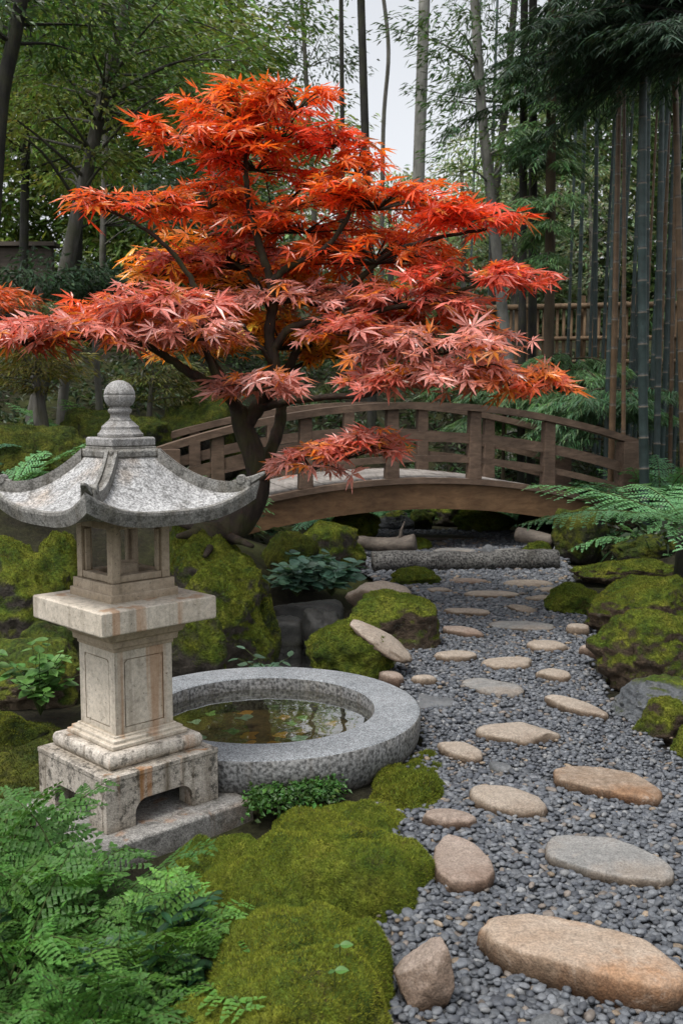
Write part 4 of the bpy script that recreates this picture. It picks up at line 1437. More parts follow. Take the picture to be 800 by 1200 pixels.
# pond edging
rock_px('slab', 'dark ledge stone over the pond spillway', 'slab', (318, 702, 404, 728), 0.7, -0.1, 0.05, 101, 'wetrock', d=6.9, boxy=0.4, cuts=3, rough=0.08)
rock_px('slab', 'dark upright block at the back of the pond hollow', 'slab', (310, 722, 358, 764), 0.8, -0.14, 0.05, 102, 'wetrock', d=6.7, boxy=0.7, cuts=2, rough=0.05)
rock_px('boulder', 'dark wet rock behind the pond below the hosta clump', 'boulder', (350, 712, 402, 756), 0.8, -0.12, 0.05, 103, 'wetrock', d=6.6, cuts=8)


# foreground moss mound: two merged lobes
def moss_mound(name, label, lobes, x0, x1, y0, y1, step, nblades, blen, bwid, base=-0.03, gain=1.15, mat='moss'):
    xs = np.arange(x0, x1, step)
    ys = np.arange(y0, y1, step)
    gx, gy = np.meshgrid(xs, ys)
    h = np.full(gx.shape, -1.0)
    acc = np.zeros(gx.shape)
    for (cx, cy, rx, ry, hh, pw) in lobes:
        wob = 1 + 0.07 * np.sin(5 * np.arctan2(gy - cy, gx - cx) + cx * 9) + 0.04 * np.sin(9 * np.arctan2(gy - cy, gx - cx) + 2)
        r = np.sqrt(((gx - cx) / rx) ** 2 + ((gy - cy) / ry) ** 2) / wob
        b = hh * np.clip(1 - r ** pw, 0, 1) ** 0.55
        acc = acc + np.exp(b * 26) - 1
    h = np.log1p(acc) / 26
    nz = np.array([mn.fractal(Vector((a, b, 0)) * 4.5, 0.9, 2, 5) for a, b in zip(gx.ravel(), gy.ravel())]).reshape(gx.shape)
    nf = np.array([mn.noise(Vector((a, b, 3)) * 22) for a, b in zip(gx.ravel(), gy.ravel())]).reshape(gx.shape)
    h = h + (nz * 0.050 + nf * 0.010) * np.clip(h / 0.05, 0, 1) + base
    cr = np.array([abs(mn.noise(Vector((a, b, 7)) * 5.5)) for a, b in zip(gx.ravel(), gy.ravel())]).reshape(gx.shape)
    h = h - 0.022 * np.clip(1 - cr / 0.16, 0, 1) ** 1.5 * np.clip((h - base) / 0.08, 0, 1)
    V = np.stack([gx, gy, h], -1).reshape(-1, 3)
    nx = len(xs)
    i = np.arange(len(ys) - 1)[:, None] * nx
    j = np.arange(nx - 1)[None, :]
    Q = np.stack([i + j, i + j + 1, i + nx + j + 1, i + nx + j], -1).reshape(-1, 4)
    Q = Q[(V[Q][:, :, 2] > base + 0.001).any(1)]
    T = np.concatenate([Q[:, [0, 1, 2]], Q[:, [0, 2, 3]]])
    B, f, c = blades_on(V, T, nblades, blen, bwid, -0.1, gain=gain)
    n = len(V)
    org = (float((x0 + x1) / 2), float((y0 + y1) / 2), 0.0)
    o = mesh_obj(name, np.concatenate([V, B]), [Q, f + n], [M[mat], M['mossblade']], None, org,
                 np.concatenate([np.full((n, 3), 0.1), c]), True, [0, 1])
    tag(o, label, 'moss mound')


def lobe(px, py, wpx, dlen, hh, pw=3.2):
    q = P(px, py, z=hh * 0.7)
    return (q[0], q[1], W(wpx, q[1]) / 2, dlen / 2, hh, pw)


moss_mound('moss_mound', 'big cushion of olive-green moss filling the foreground between fern and gravel',
           [lobe(402, 990, 208, 0.52, 0.17, 4.5), lobe(318, 1015, 170, 0.56, 0.12), lobe(352, 1110, 222, 0.66, 0.21, 4.5), lobe(300, 1190, 280, 0.60, 0.19), lobe(255, 1000, 120, 0.5, 0.06), lobe(388, 952, 130, 0.42, 0.06), lobe(425, 948, 110, 0.4, 0.06)],
           -0.85, 0.45, 1.75, 3.75, 0.0125, 160000, 0.0080, 0.0030, gain=1.5)
moss_mound('moss_mound', 'small bright moss patch at the foot of the basin by the gravel', [lobe(480, 908, 84, 0.55, 0.075), lobe(500, 885, 46, 0.3, 0.06)],
           -0.05, 0.6, 3.5, 4.6, 0.0125, 20000, 0.010, 0.0045)
moss_mound('moss_mound', 'dark moss patch on the ground left of the lantern base', [(-1.45, 4.25, 0.42, 0.42, 0.07, 2.5), (-1.25, 3.85, 0.25, 0.3, 0.05, 2.5), (-1.75, 4.0, 0.3, 0.4, 0.06, 2.5)],
           -2.1, -0.9, 3.4, 4.8, 0.02, 16000, 0.010, 0.0045, gain=0.42, mat='mossdark')
rock_px('boulder', 'wet dark rock peeping out of the foreground moss beside the pinkish boulder', 'boulder', (402, 1140, 452, 1195), 0.8, 0.0, 0.03, 110, 'slate', sub=4, d=2.42)
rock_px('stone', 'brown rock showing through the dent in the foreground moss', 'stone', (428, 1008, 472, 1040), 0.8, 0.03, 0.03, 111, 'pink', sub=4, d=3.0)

# ---------------------------------------------------------------- Japanese maple
MB_D = 6.9


def maple():
    base = P(262, 628, d=MB_D)
    base[2] -= 0.08
    org = tuple(base)
    t = thing('japanese_maple', 'Japanese maple with layered scarlet and orange foliage growing from mossy rocks', 'tree', org)
    mp = lambda *a: np.array([P(x, y, d=MB_D + dd) for x, y, dd in a])

    def limb(name, pts, r0, r1, parent=t, n=9, wob=0.012):
        p = spline(pts, 7)
        p[1:-1] += rng.normal(0, wob * 0.25, (len(p) - 2, 3))
        rad = np.linspace(r0, r1, len(p))
        rad = rad * (1 + 0.06 * np.sin(np.arange(len(p)) * 1.3))
        g = Geo()
        g.tube(p, rad, n)
        return g.build(name, M['maplebark'], parent, org, smooth=True)
    # trunk: thick curved foot, S-bend, fork
    p = spline(mp((236, 634, -0.12), (262, 625, 0), (288, 604, 0), (302, 570, 0.02), (297, 532, 0.02), (284, 500, 0.02), (279, 478, 0.02)), 7)
    rad = np.interp(np.linspace(0, 1, len(p)), [0, 0.12, 0.3, 0.5, 0.75, 1], [0.125, 0.112, 0.098, 0.082, 0.072, 0.058])
    g = Geo()
    g.tube(p, rad, 16)
    # surface roots gripping the rock
    for e, r_ in (((208, 628, -0.25), 0.085), ((240, 652, -0.40), 0.045), ((296, 640, -0.30), 0.045), ((205, 612, 0.2), 0.06)):
        g.tube(spline(mp((262, 626, 0.02), ((258 + e[0]) / 2, (624 + e[1]) / 2, e[2] * 0.5), e), 6), np.linspace(r_, 0.015, 13), 8)
    V = np.concatenate(g.V)
    off = np.array([mn.fractal(Vector(v) * 8, 0.8, 2, 3) for v in V])
    V = V + (off * 0.010)[:, None] * unit(V - (org + np.array([0, 0, 0.4])))
    tr = mesh_obj('trunk', V, g.F, M['maplebark'], t, org)
    # main limbs (photo pixels, depth offset)
    LM = {
        'A': [(286, 500, 0.02), (301, 478, 0.05), (317, 455, 0.05), (321, 425, 0.05), (316, 395, 0.05), (319, 360, 0.03), (316, 325, 0.0), (303, 285, -0.03), (292, 240, -0.03), (288, 190, 0.0), (290, 130, 0.0)],
        'B': [(282, 485, 0.02), (265, 462, -0.05), (240, 447, -0.15), (212, 430, -0.25), (185, 412, -0.35), (150, 395, -0.5), (105, 380, -0.6)],
        'C': [(300, 565, 0.03), (316, 530, 0.18), (328, 496, 0.30), (331, 470, 0.33), (335, 440, 0.3), (352, 405, 0.25), (392, 360, 0.15), (418, 330, 0.1), (452, 300, 0.05), (500, 282, 0.0), (570, 268, -0.1)],
        'D': [(318, 410, 0.05), (345, 382, 0.0), (400, 372, -0.1), (455, 362, -0.2), (520, 345, -0.25), (600, 326, -0.25)],
        'E': [(317, 330, 0.0), (340, 312, 0.0), (375, 295, -0.05), (402, 265, -0.05), (420, 225, 0.0), (438, 190, 0.05)],
        'F': [(262, 462, -0.05), (238, 400, -0.1), (232, 345, -0.12), (205, 300, -0.15), (165, 265, -0.2), (110, 240, -0.25)],
        'G': [(300, 480, 0.05), (340, 470, -0.1), (385, 465, -0.25), (430, 462, -0.35), (480, 440, -0.45), (560, 432, -0.5)],
        'H': [(300, 565, 0.0), (335, 545, -0.15), (375, 528, -0.3), (420, 520, -0.35), (455, 530, -0.4)],
        'I': [(321, 430, 0.05), (300, 400, -0.1), (272, 370, -0.25), (240, 352, -0.35)],
        'J': [(319, 370, 0.05), (300, 330, 0.15), (262, 300, 0.25), (220, 300, 0.3)],
        'K': [(330, 440, 0.3), (370, 420, 0.5), (420, 400, 0.6), (470, 390, 0.6)],
        'L': [(284, 490, 0.05), (255, 430, 0.35), (225, 395, 0.5), (190, 380, 0.55)],
    }
    RR = {'A': (0.058, 0.010), 'B': (0.046, 0.011), 'C': (0.050, 0.010), 'D': (0.030, 0.008), 'E': (0.028, 0.007), 'F': (0.028, 0.008), 'G': (0.030, 0.009), 'H': (0.022, 0.006), 'I': (0.018, 0.007), 'J': (0.020, 0.007), 'K': (0.022, 0.007), 'L': (0.022, 0.007)}
    for k, v in LM.items():
        limb('limb', mp(*v), *RR[k])
    # foliage tiers: (px, py, half width px, half height px, depth offset, half depth m, droop, leaves, colour key)
    RED, ORG, PINK, YEL, SCAR = (0.62, 0.070, 0.028), (0.72, 0.19, 0.026), (0.58, 0.26, 0.225), (0.85, 0.42, 0.045), (0.74, 0.085, 0.022)  # PINK: dusty pink leaves with pale sky sheen painted into the colour
    COR = (0.60, 0.125, 0.085)
    TI = [
        (282, 128, 92, 30, 0.12, 0.40, 0.10, 150, SCAR, ORG),
        (330, 150, 74, 34, 0.0, 0.40, 0.10, 130, RED, SCAR),
        (255, 165, 62, 26, -0.1, 0.3, 0.12, 100, ORG, SCAR),
        (300, 190, 105, 24, 0.18, 0.45, 0.10, 150, RED, SCAR),
        (418, 195, 40, 28, 0.05, 0.30, 0.06, 80, SCAR, ORG),
        (165, 238, 88, 20, -0.25, 0.40, 0.09, 170, RED, ORG),
        (245, 235, 60, 22, 0.1, 0.3, 0.09, 80, ORG, RED),
        (442, 232, 110, 32, 0.0, 0.50, 0.10, 250, SCAR, ORG),
        (548, 258, 78, 17, -0.08, 0.38, 0.08, 150, SCAR, RED),
        (355, 262, 110, 26, 0.22, 0.4, 0.10, 190, RED, ORG),
        (265, 305, 108, 24, 0.32, 0.4, 0.10, 190, RED, PINK),
        (440, 300, 110, 22, 0.05, 0.5, 0.10, 200, ORG, RED),
        (560, 325, 88, 17, -0.25, 0.40, 0.08, 180, RED, COR),
        (185, 318, 55, 18, 0.25, 0.35, 0.08, 70, ORG, YEL),
        (330, 348, 120, 18, 0.12, 0.42, 0.10, 190, PINK, PINK),
        (475, 352, 90, 22, -0.1, 0.5, 0.10, 180, COR, PINK),
        (190, 355, 90, 20, -0.45, 0.45, 0.10, 180, PINK, COR),
        (98, 388, 108, 24, -0.60, 0.48, 0.11, 290, PINK, COR),
        (225, 390, 80, 22, -0.5, 0.45, 0.09, 170, PINK, PINK),
        (30, 398, 50, 18, -0.65, 0.30, 0.09, 90, RED, PINK),
        (330, 396, 145, 34, 0.36, 0.45, 0.08, 360, YEL, YEL),
        (400, 410, 80, 24, 0.6, 0.4, 0.08, 130, ORG, YEL),
        (225, 405, 80, 24, 0.6, 0.4, 0.08, 130, YEL, ORG),
        (348, 118, 50, 26, 0.0, 0.3, 0.07, 90, SCAR, ORG),
        (205, 158, 60, 18, -0.05, 0.3, 0.08, 80, SCAR, ORG),
        (390, 165, 46, 22, 0.05, 0.3, 0.07, 70, RED, SCAR),
        (320, 235, 130, 44, 0.45, 0.4, 0.06, 190, ORG, SCAR),
        (440, 285, 120, 40, 0.5, 0.4, 0.06, 190, ORG, RED),
        (280, 300, 130, 40, 0.55, 0.4, 0.06, 190, ORG, YEL),
        (380, 345, 150, 34, 0.6, 0.4, 0.06, 210, YEL, ORG),
        (500, 375, 110, 34, 0.3, 0.4, 0.06, 150, ORG, RED),
        (455, 446, 66, 14, -0.50, 0.30, 0.08, 90, PINK, COR),
        (628, 452, 44, 12, -0.5, 0.25, 0.07, 60, COR, ORG),
        (300, 335, 120, 30, 0.45, 0.35, 0.05, 200, ORG, YEL),
        (250, 372, 90, 24, 0.40, 0.35, 0.05, 130, YEL, ORG),
        (385, 385, 90, 26, 0.40, 0.35, 0.05, 150, YEL, ORG),
        (140, 375, 90, 20, -0.2, 0.4, 0.06, 120, RED, ORG),
        (300, 452, 72, 13, -0.35, 0.35, 0.07, 110, PINK, PINK),
        (520, 405, 110, 24, -0.45, 0.50, 0.10, 260, PINK, PINK),
        (600, 445, 68, 17, -0.50, 0.42, 0.09, 140, PINK, ORG),
        (520, 438, 98, 22, -0.55, 0.45, 0.09, 200, PINK, PINK),
        (420, 385, 70, 20, -0.2, 0.45, 0.10, 120, PINK, COR),
        (405, 530, 78, 20, -0.38, 0.28, 0.09, 96, PINK, COR),
        (440, 514, 46, 12, -0.35, 0.22, 0.06, 40, PINK, COR),
        (365, 545, 50, 17, -0.35, 0.22, 0.08, 44, PINK, PINK),
    ]
    ANG = np.radians([-118, -78, -40, 0, 40, 78, 118])
    LEN = np.array([0.42, 0.70, 0.92, 1.0, 0.92, 0.70, 0.42])
    for (px, py, hw, hh, dd, hd, dr, n, ca, cb) in TI:
        d = MB_D + dd
        c = P(px, py, d=d)
        a, b, h = W(hw, d), hd, W(hh, d)
        lv = Leaves()
        tw = Geo()
        # twigs fan out from the hub; leaves sit along them in little sprays
        n = int(n * 0.92)
        hh_scale = 0.8
        h *= hh_scale
        nt = max(9, n // 7)
        hub = c + np.array([0, 0, -h * 0.5])
        per = max(3, int(1.12 * n / nt))
        for k in range(nt):
            th = rng.uniform(0, 2 * math.pi)
            rr = math.sqrt(rng.uniform(0.12, 1.0))
            e = c + np.array([a * rr * math.cos(th), b * rr * math.sin(th), rng.uniform(-0.7, 1.0) * h * (1 - 0.45 * rr * rr) - 0.5 * dr * rr ** 3])
            m = hub * 0.45 + e * 0.55 + np.array([0, 0, 0.05]) + rng.normal(0, 0.025, 3)
            tp = spline([hub, m, e], 5)
            tw.tube(tp, np.linspace(0.0065, 0.0018, len(tp)), 5, cap=False)
            out = unit(e - hub) * np.array([1, 1, 0.5])
            for q in range(per):
                f = 1.0 - 0.62 * (q / per) ** 0.9
                i = min(len(tp) - 1, int(f * (len(tp) - 1)))
                pos = tp[i] + rng.normal(0, 0.028, 3) * np.array([1, 1, 0.6])
                az = math.atan2(out[1], out[0]) + rng.normal(0, 0.85)
                axis = unit(np.array([math.cos(az), math.sin(az), 0.02 - 0.26 * rr + rng.normal(0, 0.30)]))
                nrm = unit(np.array([0.25 * math.cos(az), 0.25 * math.sin(az) - 0.50, 1.0]) + rng.normal(0, 0.42, 3))
                side = unit(np.cross(nrm, axis))
                nrm2 = np.cross(axis, side)
                size = rng.choice([0.085, 0.12, 0.15, 0.18], p=[0.25, 0.32, 0.28, 0.15]) * rng.uniform(0.76, 1.06)
                w = rng.random()
                # interior, lower leaves go orange-yellow; upper outer ones keep the tier colour
                base = np.array(ca) * (1 - w) + np.array(cb) * w
                if rng.random() < 0.10:
                    base = np.array([0.60, 0.20, 0.03])
                dirs = np.cos(ANG)[:, None] * axis + np.sin(ANG)[:, None] * side
                dirs = unit(dirs + rng.normal(0, 0.06, (7, 3)))
                nn = unit(nrm2 - 0.25 * np.abs(np.sin(ANG))[:, None] * 0 + rng.normal(0, 0.16, (7, 3)))
                cc = base * np.clip(1 + rng.normal(0, 0.20), 0.55, 1.5) * (1 + rng.normal(0, 0.06, (7, 1)))
                lv.add(np.repeat(pos[None] + axis * 0.012, 7, 0), dirs, nn, LEN * size, LEN ** 0.6 * size * 0.185, np.clip(cc, 0, 0.85), fold=0.20, droop=rng.uniform(-0.02, 0.20), mid=0.42)
        f = lv.build('foliage', M['mapleleaf'], t, org)
        tw.build('twigs', M['maplebark'], f, org, smooth=True)


maple()


# ---------------------------------------------------------------- generic trees
def clump(lv, c, r, n, L, Wd, col, flat=0.35, droop=0.3, amt=0.28, out=None, up=0.9):
    q = rdir(n) * (rng.random((n, 1)) ** 0.45) * np.array([r, r, r * flat])
    ax = unit(q * np.array([1, 1, 0.3]) + rng.normal(0, 0.35 * r, (n, 3)) + (0 if out is None else np.asarray(out) * r * 0.8))
    ax = unit(ax + np.array([0, 0, -droop]))
    nm = unit(rdir(n) * 0.75 + np.array([0, 0, up]))
    lv.add(c + q, ax, nm, L * rng.uniform(0.6, 1.35, n), Wd * rng.uniform(0.7, 1.2, n), jcol(col, n, amt), droop=0.1)


def tree(name, label, group, path, d, r0, r1, crowns, bark='barkdark', leafmat='leaf', cat='tree', base_d=None, limbs=True):
    """path: photo pixels up the trunk at distance d (the first point is dropped to the ground); crowns: list of
    (px, py, half width px, half height px, half depth m, clumps, clump radius m, leaves per clump, leaf length, leaf width, colour)"""
    pts = [P(x, y, d=d) for x, y in path]
    b = pts[0].copy()
    gz = float(ground(b[0], b[1]))
    if b[2] > gz + 0.1:
        dirv = (pts[0] - pts[1]) / max(1e-6, (pts[1][2] - pts[0][2]))
        f = pts[0] + dirv * (pts[0][2] - gz) * 0.6
        pts = [np.array([f[0], f[1], gz - 0.1])] + pts
    else:
        pts[0][2] = gz - 0.1
    org = (pts[0][0], pts[0][1], gz)
    t = thing(name, label, cat, org, group)
    p = spline(pts, 6)
    g = Geo()
    hgt = np.linspace(0, 1, len(p))
    rad = r0 + (r1 - r0) * hgt + r0 * 0.5 * np.exp(-hgt * 25)
    g.tube(p, rad, 10)
    lv = Leaves()
    for cr in crowns:
        px, py, hw, hh, hd, nc, rc, nl, L, Wd, col = cr[:11]
        kw = cr[11] if len(cr) > 11 else {}
        c = P(px, py, d=d)
        a, h = W(hw, d), W(hh, d)
        for k in range(nc):
            q = rdir(1)[0] * (rng.random() ** 0.4)
            e = c + q * np.array([a, hd, h])
            if limbs and rng.random() < 0.38:
                zz = e[2] - rng.uniform(0.1, 0.5) * np.linalg.norm((e - c)[:2])
                i = int(np.argmin(np.abs(p[:, 2] - zz)))
                s = p[i]
                m = s * 0.5 + e * 0.5 + np.array([0, 0, 0.12 * np.linalg.norm(e - s) * rng.uniform(-0.2, 1)])
                if np.linalg.norm(e - s) < 6:
                    g.tube(spline([s, m, e], 4), np.linspace(min(rad[i] * 0.3, 0.024), 0.005, 9), 5, cap=False)
            br = rng.uniform(0.7, 1.3)
            out = unit((e - p[len(p) // 2]) * np.array([1, 1, 0.0]) + 1e-6)
            clump(lv, e, rc * rng.uniform(0.65, 1.3), int(nl * rng.uniform(0.6, 1.3)), L, Wd, np.array(col) * br, out=out, **kw)
    g.build('trunk', M[bark], t, org, smooth=True)
    if lv.n:
        lv.build('crown', M[leafmat], t, org)
    return t


GA, GB, GC, GD = (0.095, 0.165, 0.040), (0.060, 0.115, 0.036), (0.16, 0.22, 0.050), (0.036, 0.07, 0.032)
HZ = (0.32, 0.40, 0.26)  # foliage green paled, aerial haze painted into the leaf colour
tree('broadleaf_tree', 'grey leaning tree trunk rising from the left edge up to the top left', 'trees at the back of the garden',
     [(38, 500), (60, 400), (76, 320), (97, 225), (118, 130), (137, 50), (156, -20), (175, -110)], 12.5, 0.10, 0.06,
     [(130, 40, 190, 100, 2.0, 90, 0.42, 75, 0.11, 0.042, GA), (60, 170, 120, 60, 1.8, 26, 0.38, 60, 0.11, 0.042, GC)], 'barkgrey')
tree('broadleaf_tree', 'thick tree trunk cut by the left edge at the top left corner', 'trees at the back of the garden',
     [(-22, 400), (-8, 250), (2, 120), (18, 40), (28, -20), (40, -110)], 10.5, 0.085, 0.06,
     [(10, -10, 140, 70, 1.5, 36, 0.36, 60, 0.10, 0.04, GB)], 'barkdark')
tree('broadleaf_tree', 'thin dark trunk standing behind the far left hedge', 'trees at the back of the garden',
     [(28, 330), (30, 200), (33, 100), (36, -40)], 19, 0.09, 0.06,
     [(60, 130, 120, 80, 2.2, 60, 0.55, 80, 0.15, 0.055, GC), (40, 20, 150, 70, 2.2, 40, 0.55, 80, 0.15, 0.055, GA)], 'barkdark')
tree('broadleaf_tree', 'dark trunk between the leaning grey trunk and the maple', 'trees at the back of the garden',
     [(90, 360), (92, 250), (98, 150), (104, -20)], 21, 0.12, 0.08,
     [(170, 180, 120, 85, 2.4, 70, 0.6, 80, 0.16, 0.06, GA), (150, 80, 120, 60, 2.2, 40, 0.6, 70, 0.16, 0.06, GB)], 'barkdark')
tree('broadleaf_tree', 'pale slim trunk at the left with twigs just right of the leaning grey trunk', 'trees at the back of the garden',
     [(120, 330), (123, 200), (124, 120), (128, 20)], 17, 0.06, 0.04,
     [(200, 60, 110, 80, 2.0, 50, 0.5, 70, 0.14, 0.05, GC), (230, 250, 90, 60, 2.0, 30, 0.5, 70, 0.14, 0.05, GD)], 'barkgrey')
tree('broadleaf_tree', 'leafy tree behind the top of the maple at the left of the sky gap', 'trees at the back of the garden',
     [(262, 330), (262, 200), (268, 60), (272, -60)], 25, 0.12, 0.07,
     [(275, 50, 105, 120, 2.5, 85, 0.7, 75, 0.18, 0.065, GA), (330, 170, 90, 70, 2.5, 34, 0.7, 70, 0.18, 0.065, GC)], 'barkdark')
tree('broadleaf_tree', 'airy tree with sparse leaves against the white sky gap', 'trees at the back of the garden',
     [(372, 330), (365, 200), (358, 80), (350, -60)], 29, 0.10, 0.05,
     [(362, 60, 60, 100, 2.5, 34, 0.7, 46, 0.17, 0.06, (0.055, 0.085, 0.045))], 'barkgrey')
# slim stems in and around the sky gap
SL = [
    ('slender dark stem at the left of the sky gap above the maple top', [(402, 330), (401, 150), (399, -60)], 17, 0.045, 'barkdark'),
    ('blue-black straight stem left of the sky gap reaching into the maple', [(433, 330), (428, 170), (421, -60)], 15, 0.070, 'barkdark'),
    ('thin forked sapling stem in the middle of the sky gap', [(447, 330), (449, 150), (455, 60), (447, -20)], 22, 0.05, 'barkgrey'),
    ('pale grey straight trunk on the right of the sky gap', [(487, 330), (490, 215), (494, 90), (499, -60)], 19, 0.125, 'barkpale'),
]
for lab, pth, d, r, bk in SL:
    tree('slender_tree', lab, 'slender stems by the sky gap', pth, d, r, r * 0.8, [(pth[-1][0], -50, 60, 40, 1.5, 6, 0.5, 30, 0.14, 0.05, (0.07, 0.12, 0.05))], bk)
tree('slender_tree', 'pale leaning trunk whose foot stands in front of the bamboo fence', 'slender stems right of the sky gap',
     [(597, 440), (590, 380), (577, 250), (566, 150), (558, 40), (553, -60)], 14.5, 0.085, 0.06,
     [(560, 40, 90, 70, 1.8, 34, 0.40, 60, 0.12, 0.03, GB), (600, 200, 80, 60, 1.8, 22, 0.4, 55, 0.12, 0.03, GA)], 'barkpale')
tree('slender_tree', 'dark curved trunk crossing behind the pale leaning one', 'slender stems right of the sky gap',
     [(575, 420), (580, 240), (592, 120), (601, 20), (606, -60)], 17, 0.07, 0.05,
     [(530, 130, 60, 60, 1.8, 16, 0.4, 50, 0.12, 0.03, GB)], 'barkdark')


# conifers: drooping flat sprays of needles on long side branches
def conifer(label, path, d, r0, r1, branches, bark='barkdark', col=(0.060, 0.118, 0.055), leafmat='leaf', nl=1.0, name='conifer'):
    pts = [P(x, y, d=d) for x, y in path]
    gz = float(ground(pts[0][0], pts[0][1]))
    pts[0][2] = min(pts[0][2], gz) - 0.1
    org = (pts[0][0], pts[0][1], gz)
    t = thing(name, label, 'tree', org, 'conifers at the right')
    p = spline(pts, 6)
    g = Geo()
    rad = np.linspace(r0, r1, len(p))
    g.tube(p, rad, 10)
    lv = Leaves()
    for (py, lenpx, azdeg, dr) in branches:
        i = int(np.argmin(np.abs(p[:, 2] - P(400, py, d=d)[2])))
        s = p[i]
        az = math.radians(azdeg + rng.normal(0, 8))
        L = W(lenpx, d)
        dv = np.array([math.cos(az), math.sin(az), 0])
        e = s + dv * L + np.array([0, 0, -dr * L])
        m = s + dv * L * 0.5 + np.array([0, 0, 0.06 * L - dr * 0.3 * L])
        br = spline([s, m, e], 8)
        g.tube(br, np.linspace(max(r1 * 0.3, 0.012), 0.004, len(br)), 5, cap=False)
        ns = int(20 * max(1, L))
        cc = np.array(col) * rng.uniform(0.65, 1.4)
        for k in range(ns):
            f = rng.uniform(0.12, 1.0)
            q = br[int(f * (len(br) - 1))]
            sgn = rng.choice([-1, 1])
            sd = np.array([-dv[1], dv[0], 0]) * sgn
            tl = (0.25 + 0.30 * (1 - f)) * min(L, 1.6) * rng.uniform(0.5, 1.2)
            td = unit(sd * rng.uniform(0.5, 1.1) + dv * 0.8 + np.array([0, 0, -rng.uniform(0.1, 0.65)]))
            nn = int(26 * nl)
            u = rng.random(nn)
            pos = q + td * (u * tl)[:, None] + np.array([0, 0, -0.12])[None] * (u ** 2 * tl)[:, None] + rng.normal(0, 0.012, (nn, 3))
            ss = unit(np.cross(td, [0, 0, 1.0]))
            ax = unit(td * 0.75 + ss * rng.choice([-1, 1], nn)[:, None] * rng.uniform(0.3, 0.9, nn)[:, None] + np.array([0, 0, -0.25]) + rng.normal(0, 0.12, (nn, 3)))
            lv.add(pos, ax, unit(np.array([0, 0, 1.0]) + rng.normal(0, 0.35, (nn, 3))), rng.uniform(0.07, 0.15, nn), rng.uniform(0.010, 0.018, nn), jcol(cc, nn, 0.22), droop=0.15)
    g.build('trunk', M[bark], t, org, smooth=True)
    lv.build('crown', M[leafmat], t, org)
    return t


def brs(n, y0, y1, l0, l1, az0, az1, dr0=0.1, dr1=0.4):
    return [(rng.uniform(y0, y1), rng.uniform(l0, l1), rng.uniform(az0, az1), rng.uniform(dr0, dr1)) for _ in range(n)]


conifer('twin dark trunk, the left one, right of the pale leaning trunk', [(612, 460), (612, 300), (613, 150), (614, 0), (615, -110)], 13.2, 0.052, 0.045, brs(15, -60, 190, 50, 120, 120, 290))
conifer('twin dark trunk, the right one, right of the pale leaning trunk', [(624, 460), (624, 300), (624, 150), (624, 0), (625, -110)], 13.4, 0.058, 0.05, brs(15, -60, 240, 50, 120, -80, 120))
conifer('slim brown trunk between the twin dark trunks and the bamboo grove', [(643, 470), (644, 300), (645, 150), (647, 0), (648, -110)], 12.4, 0.065, 0.05, brs(18, -40, 330, 40, 100, 90, 300), 'barkbrown', (0.080, 0.15, 0.06))
conifer('dark conifer overhanging the bamboo from the top right corner', [(850, 560), (848, 300), (846, 100), (840, -120)], 9.5, 0.12, 0.09, brs(34, -120, 60, 90, 240, 130, 230, 0.05, 0.3), 'barkdark', (0.026, 0.055, 0.031), 'darkleaf', 1.3)  # very dark leaf colour paints in the backlit shade of the sprays
conifer('small feathery conifer sapling in front of the bamboo fence', [(668, 500), (668, 460), (668, 425), (668, 400)], 12.6, 0.03, 0.01, brs(24, 405, 490, 30, 75, 0, 360, 0.1, 0.3), 'barkbrown', (0.15, 0.27, 0.12), 'leaf', 1.2)
conifer('low feathery conifer spreading behind the right end of the railing', [(715, 540), (715, 500), (716, 450)], 11.8, 0.03, 0.01, brs(24, 455, 520, 40, 95, 0, 360, 0.05, 0.25), 'barkbrown', (0.125, 0.24, 0.12), 'leaf', 1.2)
conifer('feathery conifer sapling seen above the middle of the bridge railing', [(590, 520), (590, 470), (590, 430)], 13.2, 0.03, 0.01, brs(26, 435, 520, 40, 90, 0, 360, 0.05, 0.3), 'barkbrown', (0.13, 0.24, 0.11), 'leaf', 1.2)

# ---------------------------------------------------------------- bamboo grove
def bamboo_proto(seed, brown):
    r = np.random.default_rng(seed)
    H = 7.4
    rad = 0.040
    prof = []
    z = -0.15
    while z < H:
        k = 1 - 0.45 * max(0, z / H)
        prof += [(rad * k, z + 0.010), (rad * k, z + 0.27), (rad * k * 1.10, z + 0.283), (rad * k * 0.94, z + 0.292)]
        z += 0.30
    n = 10
    a = np.linspace(0, 2 * math.pi, n, endpoint=False)
    bend = r.uniform(-0.10, 0.10, 2)
    rings = [np.stack([q * np.cos(a) + bend[0] * (z / H) ** 2 * 2, q * np.sin(a) + bend[1] * (z / H) ** 2 * 2, np.full(n, z)], -1) for q, z in prof]
    g = Geo()
    g.loft(rings)
    V = np.concatenate(g.V)
    base = np.array((0.11, 0.068, 0.036) if brown else (0.036, 0.058, 0.056))
    col = np.repeat(np.array([base * (1 + 0.25 * math.sin(z * 1.1 + seed)) for q, z in prof]), n, 0)
    ring = np.repeat(np.array([i % 4 for i in range(len(prof))]), n)
    col[ring == 2] = np.array((0.13, 0.11, 0.08))
    col[ring == 3] = base * 0.4
    return V, g.F, col, bend, H


